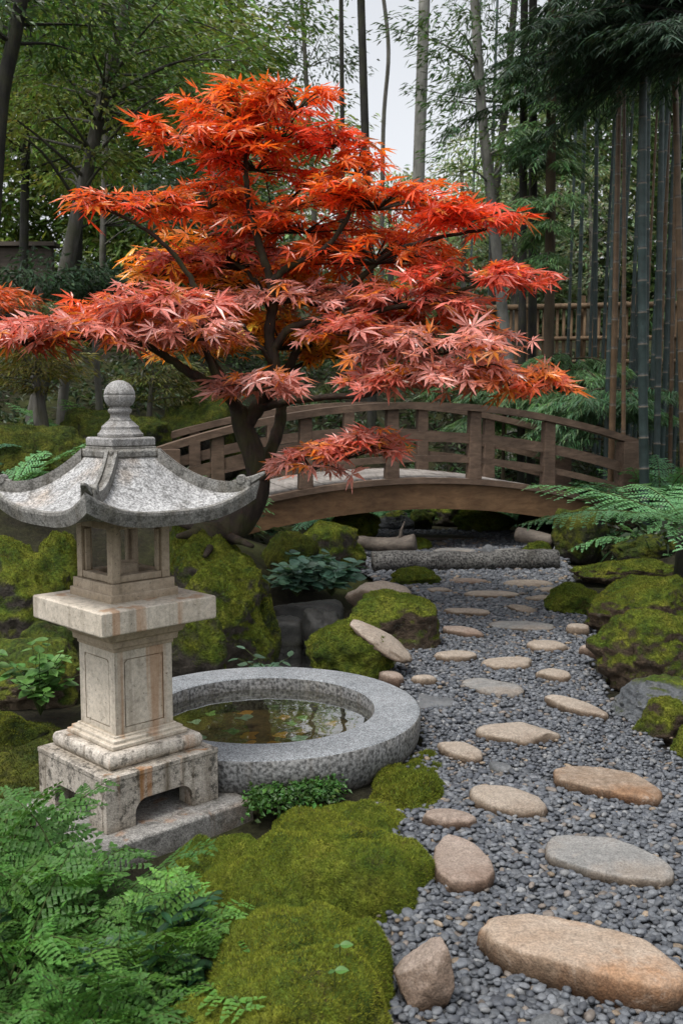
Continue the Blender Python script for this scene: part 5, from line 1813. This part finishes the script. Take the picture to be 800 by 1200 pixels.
CULMS = [  # px at y=430, px lean over 400 px, distance, brown, label
    (712, -3, 11.6, 0, 'bluish bamboo culm at the left margin of the grove'),
    (719, 0, 11.0, 1, 'brown bamboo culm second from the left margin of the grove'),
    (731, -8, 10.8, 1, 'brown bamboo culm leaning slightly left, third from the margin of the grove'),
    (751, -22, 10.0, 0, 'thick bluish bamboo culm leaning across the grove with its foot farthest right'),
    (757, -12, 11.9, 0, 'dark bamboo culm right behind the thick leaning one'),
    (771, -6, 10.9, 0, 'slim bluish bamboo culm in the middle of the grove'),
    (786, -8, 11.5, 1, 'brown bamboo culm near the right edge of the picture'),
    (799, -20, 10.3, 1, 'brown bamboo culm bending left at the right edge of the picture'),
    (738, 3, 12.8, 0, None), (764, 4, 12.6, 0, None), (778, -3, 12.9, 0, None), (793, 2, 12.2, 0, None), (724, 5, 13.0, 0, None), (705, 6, 13.4, 0, None), (746, 0, 13.5, 0, None), (548, 6, 19.5, 0, 'T'), (571, 2, 18.6, 0, 'T'), (664, 5, 15.6, 0, 'T'), (676, -2, 15.2, 0, 'T'), (690, 3, 14.6, 0, 'T'), (697, -5, 14.0, 0, 'T'),
    (718, 9, 14.4, 0, None), (729, -4, 14.8, 0, None), (742, 8, 14.2, 0, None), (755, 6, 14.6, 1, None), (768, -7, 14.3, 0, None), (781, 9, 14.8, 0, None), (796, 2, 14.5, 0, None), (803, 8, 13.2, 0, None), (808, -6, 11.2, 0, None), (816, -15, 12.0, 0, None), (772, 3, 13.8, 1, None), (786, 5, 13.4, 0, None),
]


def bamboo():
    meshes = {}
    for i, (px, lean, d, brown, lab) in enumerate(CULMS):
        thin = lab == 'T'
        if thin:
            lab = 'slim bamboo culm standing between the tree trunks left of the grove'
        q = P(px, 430, d=d)
        gz = float(ground(q[0], q[1]))
        tilt = (lean / FPX * d) / (400 / FPX * d)
        # follow the lean down to the ground
        x0 = q[0] - tilt * -(q[2] - gz) * -1 * -1 if False else q[0] - tilt * (q[2] - gz)
        key = (i % 3, brown)
        t = thing('bamboo', lab or 'dark bamboo culm deep in the grove behind the front row', 'bamboo', (x0, q[1], gz), 'slim bamboo culms left of the grove' if thin else 'bamboo culms of the grove at the right')
        if key not in meshes:
            V, F, col, bend, H = bamboo_proto(17 + i, brown)
            c = mesh_obj('culm', V, F, M['culm'], t, (0, 0, 0), col, True)
            lv = Leaves()
            tw = Geo()
            for k in range(34):
                z = rng.uniform(4.5, 7.3)
                az = rng.uniform(0, 2 * math.pi)
                s = np.array([bend[0] * (z / H) ** 2 * 2, bend[1] * (z / H) ** 2 * 2, z])
                L = rng.uniform(0.5, 1.1)
                e = s + np.array([math.cos(az) * L, math.sin(az) * L, rng.uniform(-0.1, 0.35)])
                tw.tube([s, e], [0.006, 0.002], 4, cap=False)
                nn = 16
                u = rng.uniform(0.25, 1.05, nn)[:, None]
                ax = unit((e - s) * 0.7 + rng.normal(0, 0.4, (nn, 3)) + np.array([0, 0, -0.6]))
                lv.add(s + (e - s) * u + rng.normal(0, 0.05, (nn, 3)), ax, unit(rdir(nn) * 0.5 + (0, 0, 1)), rng.uniform(0.14, 0.26, nn), rng.uniform(0.016, 0.028, nn), jcol((0.070, 0.135, 0.052), nn, 0.3), droop=0.15)
            f = lv.build('foliage', M['darkleaf'], t)
            b = tw.build('branches', M['stem'], f)
            meshes[key] = t
        else:
            for ch in meshes[key].children:
                copy_tree(ch, t)
        t.rotation_euler = (rng.normal(0, 0.008), math.atan(-tilt) * -1, 0)
        s = rng.uniform(0.6, 1.05) if i != 3 else 1.25
        if lab is None:
            s *= 0.9
        if thin:
            s *= 0.85
        t.scale = (s, s, 1.0 if not thin else 1.25)


bamboo()


# ---------------------------------------------------------------- bamboo fence
def fence():
    d = 17.0
    a, b = P(555, 392, d=d), P(880, 388, d=d - 1.0)
    n = int(np.linalg.norm((b - a)[:2]) / 0.105)
    zt, zb = 3.02, 2.0
    org = (a[0], a[1], zb)
    t = thing('bamboo_fence', 'brown slatted bamboo fence between the trees at the back right', 'fence', org)
    g = Geo()
    dv = unit((b - a) * np.array([1, 1, 0]))
    for i in range(n):
        q = a + (b - a) * (i + 0.5) / n
        h = rng.normal(0, 0.025)
        g.tube([(q[0], q[1], zb - 0.1), (q[0] + rng.normal(0, 0.006), q[1], zt + h)], 0.030 * rng.uniform(0.75, 1.2), 6)
    g.build('slats', M['fence'], t, org, smooth=True)
    for z, r in ((zt - 0.02, 0.045), ((zt + zb) / 2 - 0.02, 0.035), (zb + 0.12, 0.035)):
        g = Geo()
        g.tube([(a[0], a[1] - 0.06, z), (b[0], b[1] - 0.06, z)], r, 8)
        g.build('rail', M['fence'], t, org, smooth=True)
    for k in np.linspace(0.02, 0.98, 6):
        q = a + (b - a) * k
        g = Geo()
        g.box((q[0], q[1] + 0.08, (zb + zt) / 2), (0.1, 0.1, zt - zb + 0.3))
        g.build('post', M['fence'], t, org)


fence()

# hedge and low roofed wall at the far left
def hedge():
    c = P(40, 320, d=17.5)
    gz = float(ground(c[0], c[1]))
    t = thing('hedge', 'dense dark evergreen hedge at the far left behind the leaning trunk', 'hedge', (c[0], c[1], gz))
    lv = Leaves()
    n = 9000
    q = np.stack([rng.uniform(-2.6, 3.4, n), rng.uniform(-0.5, 0.5, n), rng.uniform(0, 1, n) ** 0.8 * (3.15 - gz)], -1)
    lv.add(np.array([c[0], c[1], gz]) + q, rdir(n), rdir(n, 0.5), rng.uniform(0.08, 0.16, n), rng.uniform(0.04, 0.07, n), jcol((0.012, 0.024, 0.016), n, 0.35))
    lv.build('foliage', M['darkleaf'], t, (c[0], c[1], gz))
    g = Geo()
    for k in range(9):
        x = -2.5 + k * 0.7
        g.tube([(c[0] + x, c[1], gz - 0.1), (c[0] + x + 0.1, c[1], gz + 1.0)], [0.05, 0.03], 6)
    g.build('stems', M['barkdark'], t, (c[0], c[1], gz), smooth=True)
    g = Geo()
    w0, w1 = P(-30, 278, d=20.5), P(62, 290, d=20.5)
    gz2 = float(ground(w0[0], w0[1]))
    zt = float(w1[2])
    g.box(((w0[0] + w1[0]) / 2, w0[1], (zt + gz2) / 2), (w1[0] - w0[0], 0.2, zt - gz2))
    g.box(((w0[0] + w1[0]) / 2, w0[1] - 0.03, zt + 0.042), (w1[0] - w0[0] + 0.2, 0.42, 0.08))
    o = g.build('garden_wall', M['darkwood'], None, ((w0[0] + w1[0]) / 2, w0[1], gz2))
    tag(o, 'dark brown garden wall with a flat coping half hidden behind the dark hedge', 'wall')


hedge()

# ---------------------------------------------------------------- far woodland (one mass) and hazy far trees
def woodland():
    lv = Leaves()
    prof = [(-250, -100), (0, -90), (170, -50), (250, 20), (320, 110), (375, 180), (420, 240), (470, 262), (520, 252), (560, 215), (620, 120), (700, 0), (800, -80), (1050, -100)]
    xs, ys = zip(*prof)
    N = 1950
    px = np.concatenate([rng.uniform(-250, 1050, 780), rng.uniform(-650, 1450, 320), rng.uniform(-60, 330, 400), rng.uniform(530, 860, 450)])
    top = np.interp(px, xs, ys)
    py = top + (rng.random(N) ** 0.75) * (470 - top)
    for i in range(N):
        d = rng.uniform(36, 46)
        c = P(px[i], py[i], d=d)
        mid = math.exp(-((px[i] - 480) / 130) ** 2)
        base = np.array((0.095, 0.155, 0.062)) * (1 - mid) + np.array((0.30, 0.38, 0.24)) * mid  # paler towards the sky gap, haze mixed into the leaf colour
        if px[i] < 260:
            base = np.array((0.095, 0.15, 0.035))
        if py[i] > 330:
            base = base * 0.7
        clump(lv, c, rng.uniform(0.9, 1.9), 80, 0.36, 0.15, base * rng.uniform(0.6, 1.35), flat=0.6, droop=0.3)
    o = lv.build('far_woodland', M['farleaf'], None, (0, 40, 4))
    tag(o, 'hazy mass of far woodland foliage closing the view behind the garden', 'woodland', kind='stuff')


woodland()
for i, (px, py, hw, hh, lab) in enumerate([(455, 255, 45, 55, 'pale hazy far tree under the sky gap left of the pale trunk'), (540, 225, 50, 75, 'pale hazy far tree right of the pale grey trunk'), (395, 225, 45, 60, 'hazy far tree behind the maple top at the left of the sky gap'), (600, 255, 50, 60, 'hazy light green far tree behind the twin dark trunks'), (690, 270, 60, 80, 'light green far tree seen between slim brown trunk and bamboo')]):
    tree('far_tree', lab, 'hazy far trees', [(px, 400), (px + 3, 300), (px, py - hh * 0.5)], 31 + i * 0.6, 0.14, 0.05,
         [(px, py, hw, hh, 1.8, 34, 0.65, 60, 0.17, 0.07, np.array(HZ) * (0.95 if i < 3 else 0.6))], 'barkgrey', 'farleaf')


# undergrowth on the slopes: one mass of small leaves
def undergrowth():
    lv = Leaves()
    N = 2600
    x = rng.uniform(-13, 13, N)
    y = rng.uniform(8.6, 21, N)
    free = ~in_poly(x, y, PATH)
    bx = (x - BRA[0]) * (BRB - BRA)[1] / np.linalg.norm(BRB - BRA) * -1 + (y - BRA[1]) * (BRB - BRA)[0] / np.linalg.norm(BRB - BRA)
    free &= ~((bx > -0.3) & (bx < 1.4) & (x > -1.9) & (x < 3.2))
    free &= ~((x > -0.9) & (x < 2.6) & (y < 12.8))
    for a, b in zip(x[free], y[free]):
        if abs(a) > 0.42 * b + 4:
            continue
        z = float(ground(a, b))
        dark = rng.uniform(0.35, 1.0)
        clump(lv, np.array([a, b, z + 0.12]), rng.uniform(0.25, 0.5), 34, 0.12, 0.05, np.array((0.050, 0.085, 0.034)) * dark, flat=0.5, droop=0.1)
    tag(lv.build('undergrowth', M['leaf'], None, (0, 13, 0.5)), 'dark low undergrowth covering the slopes behind the bridge', 'undergrowth', kind='stuff')


undergrowth()


# ---------------------------------------------------------------- ferns
def frond(lv, g, base, az, L, rise, arch, width, col, pairs=15, sub=7, lw=1.0, pin_l=1.0, jit=0.06, curl=0.0, bare=0.14, tri=False):
    """one arching bipinnate frond"""
    n = 14
    s = np.linspace(0, 1, n)
    dv = np.array([math.cos(az), math.sin(az), 0.0])
    sd = np.array([-dv[1], dv[0], 0.0])
    r = L * (s * math.cos(rise) + 0.12 * s * s)
    z = L * (s * math.sin(rise) - arch * s ** 2.2)
    spn = base + dv * r[:, None] + np.array([0, 0, 1.0]) * z[:, None] + sd * (curl * L * s ** 2)[:, None]
    g.tube(spn, np.linspace(0.0035, 0.001, n) * (L / 0.5), 5, cap=False)
    T = unit(np.gradient(spn, axis=0))
    pp, aa, nn, LL, WW, cc = [], [], [], [], [], []
    for k in range(pairs):
        fr_ = (k + 0.5) / pairs
        f = bare + (1 - bare) * fr_
        q = np.array([np.interp(f, s, spn[:, i]) for i in range(3)])
        t = unit(np.array([np.interp(f, s, T[:, i]) for i in range(3)]))
        up = unit(np.cross(t, np.cross([0, 0, 1.0], t)) + 1e-6)
        side = unit(np.cross(t, up))
        wl = width * L * (math.sin(math.pi * min(1, f * 0.80 + 0.14)) ** 0.8) * (1 if f < 0.9 else 0.75)
        if tri:
            wl = width * L * (0.12 + 0.88 * (1 - fr_) ** 0.8) * (0.8 + 0.2 * min(1, fr_ * 6)) * rng.uniform(0.88, 1.1)
        for sg in (-1, 1):
            pd = unit(side * sg + t * 0.62 - up * 0.12 + rng.normal(0, jit * 1.4, 3))
            pn = unit(up + pd * 0.15 + rng.normal(0, 0.12, 3))
            ps = unit(np.cross(pn, pd))
            m = max(3, int(round(sub * wl / (width * L) + 1)))
            sag = rng.uniform(0.08, 0.22)
            for j in range(m):
                h = (j + 0.35) / m
                o = q + pd * wl * h - np.array([0, 0, 1.0]) * wl * sag * h * h
                ll = (1 - bare) * L / pairs * 0.78 * rng.uniform(0.8, 1.15) * (1 - 0.60 * h) * pin_l + 0.001
                for s2 in (-1, 1):
                    pp.append(o)
                    aa.append(ps * s2 * 0.70 + pd * 0.80 + rng.normal(0, 0.10, 3))
                    nn.append(pn)
                    LL.append(ll)
                    WW.append(wl / m * 0.95 * lw)
            pp.append(q + pd * wl * 0.93 - np.array([0, 0, 1.0]) * wl * sag * 0.85)
            aa.append(pd)
            nn.append(pn)
            LL.append(wl / m * 1.5)
            WW.append(wl / m * 0.8 * lw)
    N = len(pp)
    c = np.asarray(col) * rng.uniform(0.8, 1.2)
    lv.add(np.array(pp), unit(np.array(aa)), np.array(nn), np.array(LL), np.array(WW), jcol(c, N, 0.10, 0.05), fold=0.08, droop=0.08)


def fern(name, label, loc, n, L, width, col, group=None, rise=(0.5, 1.25), arch=0.45, az=None, pairs=15, sub=7, local=False, lw=1.0, pin_l=1.0, cat='fern', **fk):
    t = thing(name, label, cat, loc, group)
    for k in range(n):
        lv, g = Leaves(), Geo()
        a = (k * 2.39996 + rng.normal(0, 0.2)) if az is None else rng.uniform(*az)
        ri = rng.uniform(*rise)
        l = L * rng.uniform(0.55, 1.15)
        b = rng.normal(0, 0.02, 3) * np.array([1, 1, 0.2])
        frond(lv, g, b, a, l, ri, arch * rng.uniform(0.5, 1.5) * (0.6 + 0.5 * math.sin(ri)), width, np.asarray(col) * rng.uniform(0.75, 1.2), pairs, sub, lw, pin_l, curl=rng.normal(0, 0.10), **fk)
        f = lv.build('frond', M['fern'], t)
        # stem is its own small part of the frond
        g.build('stalk', M['stem'], f, smooth=True)
    return t


FG = (0.090, 0.205, 0.036)
FG2 = (0.064, 0.160, 0.032)
GF = 'ferns crowding the bottom left corner'
for (x, y, n, L, lab) in [(-1.02, 2.92, 15, 0.46, 'bright green fern at the left edge below the lantern base'),
                          (-0.76, 2.72, 17, 0.46, 'bright green fern in front of the front corner of the lantern base'),
                          (-0.84, 2.40, 15, 0.44, 'bright green fern in the bottom left corner of the picture'),
                          (-0.46, 2.48, 17, 0.40, 'bright green fern spilling right over the edge of the moss mound'),
                          (-0.54, 2.16, 13, 0.38, 'dark-hearted fern at the bottom edge beside the moss mound'),
                          (-0.98, 2.62, 12, 0.42, 'bright green fern at the left edge between two others')]:
    fern('fern', lab, (x, y, -0.02), n + 14, L * 1.14, 0.31, (FG if rng.random() < 0.6 else FG2), GF, (0.6, 1.5), 0.44, pairs=10, sub=8, lw=1.05, pin_l=0.72, jit=0.12, bare=0.36, tri=True)


# broad dark leaves filling the fern bed near the ground
def underleaf(label, spots, name='leafy_plant', col=(0.03, 0.085, 0.03), cat='plant', L=(0.05, 0.09), hgt=0.2, nst=16, group=None, per=9, wid=0.42, mat='leaf', bright=None, spread=0.13):
    for (x, y, z) in spots:
        t = thing(name, label, cat, (x, y, z), group)
        lv, g = Leaves(), Geo()
        for k in range(nst):
            az = rng.uniform(0, 2 * math.pi)
            h = hgt * rng.uniform(0.5, 1.15)
            e = np.array([math.cos(az) * spread * rng.uniform(0.2, 1.2), math.sin(az) * spread * rng.uniform(0.2, 1.2), h])
            st = spline([np.zeros(3), e * np.array([0.35, 0.35, 0.6]), e], 4)
            g.tube(st, np.linspace(0.003, 0.0014, len(st)), 5, cap=False)
            for q in range(per):
                f = 0.45 + 0.55 * (q + 1) / per
                p0 = st[int(f * (len(st) - 1))]
                a2 = q * 2.2 + rng.normal(0, 0.4) + az
                ax = unit(np.array([math.cos(a2), math.sin(a2), rng.uniform(-0.25, 0.45)]))
                nr = unit(np.array([0.2 * math.cos(a2), 0.2 * math.sin(a2) - 0.15, 1]) + rng.normal(0, 0.2, 3))
                l = rng.uniform(*L)
                c = np.array(col if bright is None or rng.random() < 0.5 else bright)
                lv.add_round(p0, ax, nr, l, l * wid, jcol(c, 1, 0.18, 0.06))
        g.build('stems', M['stem'], t, smooth=True)
        lv.build('leaves', M[mat], t)


underleaf('broad-leaved low plant filling the dark gaps under the foreground ferns', [(-0.40, 2.42, -0.02), (-0.62, 2.30, -0.02), (-0.86, 2.52, -0.02), (-0.45, 2.60, 0.0)], hgt=0.17, nst=16, L=(0.035, 0.065), group='broad-leaved plants under the foreground ferns', col=(0.022, 0.075, 0.028))
q = P(42, 862, z=-0.03)
underleaf('bright green leafy sprig growing between boulders left of the lantern shaft', [(q[0] - 0.02, q[1] + 0.15, 0.02)], hgt=0.30, nst=22, per=8, L=(0.05, 0.085), wid=0.62, col=(0.070, 0.165, 0.035), bright=(0.10, 0.21, 0.05), spread=0.20)
# hosta-like clump at the pond
q = P(372, 684, z=0.0)
underleaf('clump of blue-green rounded leaves between the pond and the mossy boulders', [(q[0] - 0.15, q[1] - 0.45, -0.02), (q[0] + 0.12, q[1] - 0.45, -0.02), (q[0], q[1] - 0.15, 0.02)], name='hosta', hgt=0.24, nst=26, per=8, L=(0.08, 0.13), wid=0.74, col=(0.10, 0.20, 0.14), bright=(0.14, 0.26, 0.19), spread=0.24, group='blue-green hosta clumps at the pond')
q = P(330, 775, z=-0.12)
underleaf('few pale leaves at the water edge in the pond hollow', [(-0.42, 5.75, -0.1)], hgt=0.14, nst=7, per=4, L=(0.05, 0.09), wid=0.5, col=(0.07, 0.13, 0.08), spread=0.20)


# ground cover between basin and mound
def groundcover():
    lv = Leaves()
    n = 1500
    a = P(292, 944, z=0.02)
    b = P(395, 930, z=0.02)
    u = rng.random(n)
    p = a + (b - a) * u[:, None] + np.stack([rng.normal(0, 0.02, n), rng.normal(0.03, 0.06, n), rng.uniform(-0.01, 0.045, n)], -1)
    r = np.linalg.norm(p[:, :2] - BC[:2], axis=1)
    p = p[r > 0.62]
    n = len(p)
    lv.add(p, rdir(n, 0.3), unit(rdir(n) * 0.6 + (0, 0, 1)), rng.uniform(0.015, 0.03, n), rng.uniform(0.010, 0.02, n), jcol((0.05, 0.125, 0.025), n, 0.25))
    tag(lv.build('ground_cover', M['leaf'], None, tuple((a + b) / 2)), 'tiny-leaved green ground cover along the foot of the basin', 'ground cover', kind='stuff')


groundcover()

# two seedling leaves on the moss mound
for (px, py, lab) in ((398, 1112, 'upper of the two single green seedling leaves on the moss mound'), (392, 1142, 'lower of the two single green seedling leaves on the moss mound')):
    q = P(px, py, z=0.205)
    t = thing('seedling', lab, 'seedling', tuple(q), 'seedlings on the moss mound')
    lv, g = Leaves(), Geo()
    g.tube([(0, 0.01, -0.04), (0, 0, 0.01)], 0.0012, 5)
    lv.add_round((0, 0, 0.01), (0.9, -0.25, 0.25), (0.0, -0.5, 0.85), 0.036, 0.020, np.array([[0.07, 0.17, 0.03]]))
    lv.add_round((0, 0, 0.01), (-0.7, -0.4, 0.0), (0.0, -0.5, 0.85), 0.018, 0.010, np.array([[0.06, 0.14, 0.03]]))
    lv.build('leaves', M['leaf'], t)
    g.build('stem', M['stem'], t)

# large fern at the right: short dark trunk, fronds sweeping left over the rocks
q = P(792, 640, z=0.35)
qx, qy = 2.48, 7.3
gz = float(ground(qx, qy))
tf = fern('tree_fern', 'large fern on a dark stump arching its fronds over rocks at the right edge', (qx, qy, 0.62), 17, 1.05, 0.26, (0.13, 0.29, 0.13), None, (0.15, 0.70), 0.36, pairs=24, sub=8, lw=0.95)
g = Geo()
g.tube([(0, 0.05, gz - 0.75), (0.02, 0.02, -0.2), (0, 0, 0.03)], [0.10, 0.085, 0.06], 12)
g.build('trunk', M['barkdark'], tf, smooth=True)

# understory ferns: three kinds, copied
protos = [fern('understory_fern', 'x', (0, 0, -50), 11, 0.75, 0.20, c, 'ferns on the shaded slopes behind the bridge', (0.35, 1.1), 0.45, pairs=15, sub=4) for c in ((0.075, 0.19, 0.085), (0.105, 0.24, 0.095), (0.055, 0.14, 0.075))]
spots = []
for (px, py, d) in [(160, 470, 11.5), (190, 500, 10.8), (222, 470, 11.8), (240, 520, 10.2), (205, 540, 9.8), (255, 545, 9.4), (172, 445, 12.5), (380, 500, 12.4), (420, 470, 12.8), (440, 530, 12.6), (490, 520, 12.9), (500, 455, 13.4), (540, 520, 12.8),
                    (580, 530, 12.7), (610, 520, 12.9), (620, 470, 13.0), (655, 540, 12.5), (660, 500, 12.2), (690, 470, 12.0), (700, 560, 10.9), (690, 585, 10.6), (720, 520, 11.8), (755, 500, 11.0), (770, 540, 10.2), (780, 470, 10.8), (760, 580, 9.6), (12, 545, 8.3), (-10, 520, 9.0), (60, 455, 12.0), (120, 460, 12.0), (350, 450, 13), (700, 430, 13.2), (560, 445, 14.0), (740, 430, 12.6)]:
    spots.append((P(px, py, d=d), px))
first = [True] * 3
for i, (q, px) in enumerate(spots):
    k = int(rng.integers(3))
    if first[k]:
        o, first[k] = protos[k], False
    else:
        o = copy_tree(protos[k])
    gz = float(ground(q[0], q[1]))
    o.location = (q[0], q[1], max(gz - 0.02, q[2] - 0.5) if q[2] - 0.5 < gz + 0.3 else gz - 0.02)
    s = rng.uniform(0.75, 1.25)
    o.scale = (s, s, s)
    o.rotation_euler = (0, 0, rng.uniform(0, 6.28))
    o['label'] = ('green fern growing in the dark slope left of the maple trunk' if px < 300 else 'green fern growing behind the bridge railing' if px < 640 else 'green fern growing below the bamboo grove at the right')
    if px < 40:
        o['label'] = 'pale green fern at the left edge behind the lantern roof'
for k in range(3):
    if first[k]:
        for ch in list(protos[k].children_recursive):
            bpy.data.objects.remove(ch)
        bpy.data.objects.remove(protos[k])

# golden-green low maple at the left edge and the scarlet spray above it
tree('low_maple', 'golden-green low maple spreading at the left edge above the dark boulder', None, [(52, 500), (48, 470), (42, 440)], 10.4, 0.06, 0.03,
     [(25, 430, 75, 26, 0.6, 30, 0.26, 80, 0.085, 0.018, (0.13, 0.125, 0.022), {'flat': 0.22}), (45, 405, 55, 12, 0.5, 10, 0.22, 70, 0.085, 0.018, (0.15, 0.12, 0.02), {'flat': 0.2})], 'barkgrey')
tree('low_maple', 'yellow-green low shrub behind the lantern finial under the maple crown', None, [(175, 500), (176, 470), (180, 440)], 11.2, 0.04, 0.02,
     [(195, 440, 48, 40, 0.6, 26, 0.24, 70, 0.085, 0.02, (0.085, 0.095, 0.022), {'flat': 0.25})], 'barkgrey', cat='shrub')
tree('low_maple', 'small red and green maple spray at the left edge above the long pink tier', None, [(-28, 480), (-25, 420), (-10, 370)], 9.8, 0.04, 0.02,
     [(4, 352, 32, 12, 0.4, 12, 0.18, 50, 0.10, 0.022, (0.50, 0.10, 0.02), {'flat': 0.3}), (38, 358, 26, 9, 0.4, 9, 0.18, 60, 0.07, 0.012, (0.10, 0.13, 0.045), {'flat': 0.3})], 'barkgrey', 'mapleleaf')
for (pth, d, r, lab) in [([(48, 505), (46, 470), (44, 425)], 11.6, 0.085, 'stubby grey trunk left of the lantern finial'), ([(72, 505), (74, 470), (78, 420)], 12.0, 0.07, 'second stubby grey trunk, right of the first, left of the lantern finial'), ([(117, 500), (116, 460), (112, 400)], 12.4, 0.05, 'thin grey stem just left of the lantern ball finial')]:
    tree('slender_tree', lab, None, pth + [(pth[-1][0] + 4, 330)], d, r, r * 0.7, [(pth[-1][0], 330, 60, 26, 1.0, 14, 0.3, 60, 0.10, 0.035, GD)], 'barkgrey', 'darkleaf')

# ---------------------------------------------------------------- sky, sun, camera
SUN_EL, SUN_AZ = math.radians(66), math.radians(-140)   # azimuth measured from +Y towards +X
w = bpy.data.worlds.new('World')
bpy.context.scene.world = w
w.use_nodes = True
nt = w.node_tree
nt.nodes.clear()
out = nt.nodes.new('ShaderNodeOutputWorld')
bg = nt.nodes.new('ShaderNodeBackground')
sky = nt.nodes.new('ShaderNodeTexSky')
sky.sky_type = 'NISHITA'
sky.sun_disc = False
sky.sun_elevation = SUN_EL
sky.sun_rotation = SUN_AZ
sky.dust_density = 4.0
sky.air_density = 1.0
hs = nt.nodes.new('ShaderNodeHueSaturation')
hs.inputs['Saturation'].default_value = 0.18
hs.inputs['Value'].default_value = 1.95   # overcast: brighter than the clear sky
nt.links.new(sky.outputs[0], hs.inputs['Color'])
nt.links.new(hs.outputs[0], bg.inputs['Color'])
bg.inputs['Strength'].default_value = 0.13
nt.links.new(bg.outputs[0], out.inputs['Surface'])

sd = bpy.data.lights.new('sun', 'SUN')
sd.energy = 2.2
sd.angle = math.radians(14)
sd.color = (1.0, 0.95, 0.88)
so = bpy.data.objects.new('sun', sd)
C.objects.link(so)
dv = Vector((math.sin(SUN_AZ) * math.cos(SUN_EL), math.cos(SUN_AZ) * math.cos(SUN_EL), math.sin(SUN_EL)))
so.rotation_euler = dv.to_track_quat('Z', 'Y').to_euler()
so.location = (0, 0, 20)

cd = bpy.data.cameras.new('camera')
cd.sensor_fit = 'VERTICAL'
cd.sensor_height = 36
cd.sensor_width = 24
cd.lens = 36
cd.clip_start = 0.05
cd.clip_end = 1000
cd.dof.use_dof = True
cd.dof.focus_distance = 4.6
cd.dof.aperture_fstop = 7.0
co = bpy.data.objects.new('camera', cd)
C.objects.link(co)
co.location = (0, 0, CAMH)
co.rotation_euler = (math.pi / 2 - PITCH, 0, 0)
sc = bpy.context.scene
sc.camera = co
sc.view_settings.view_transform = 'Standard'
sc.view_settings.look = 'None'
sc.view_settings.exposure = 0
sc.view_settings.gamma = 1
sc.render.engine = 'CYCLES'
sc.cycles.use_denoising = True
sc.cycles.max_bounces = 6
sc.cycles.transparent_max_bounces = 8
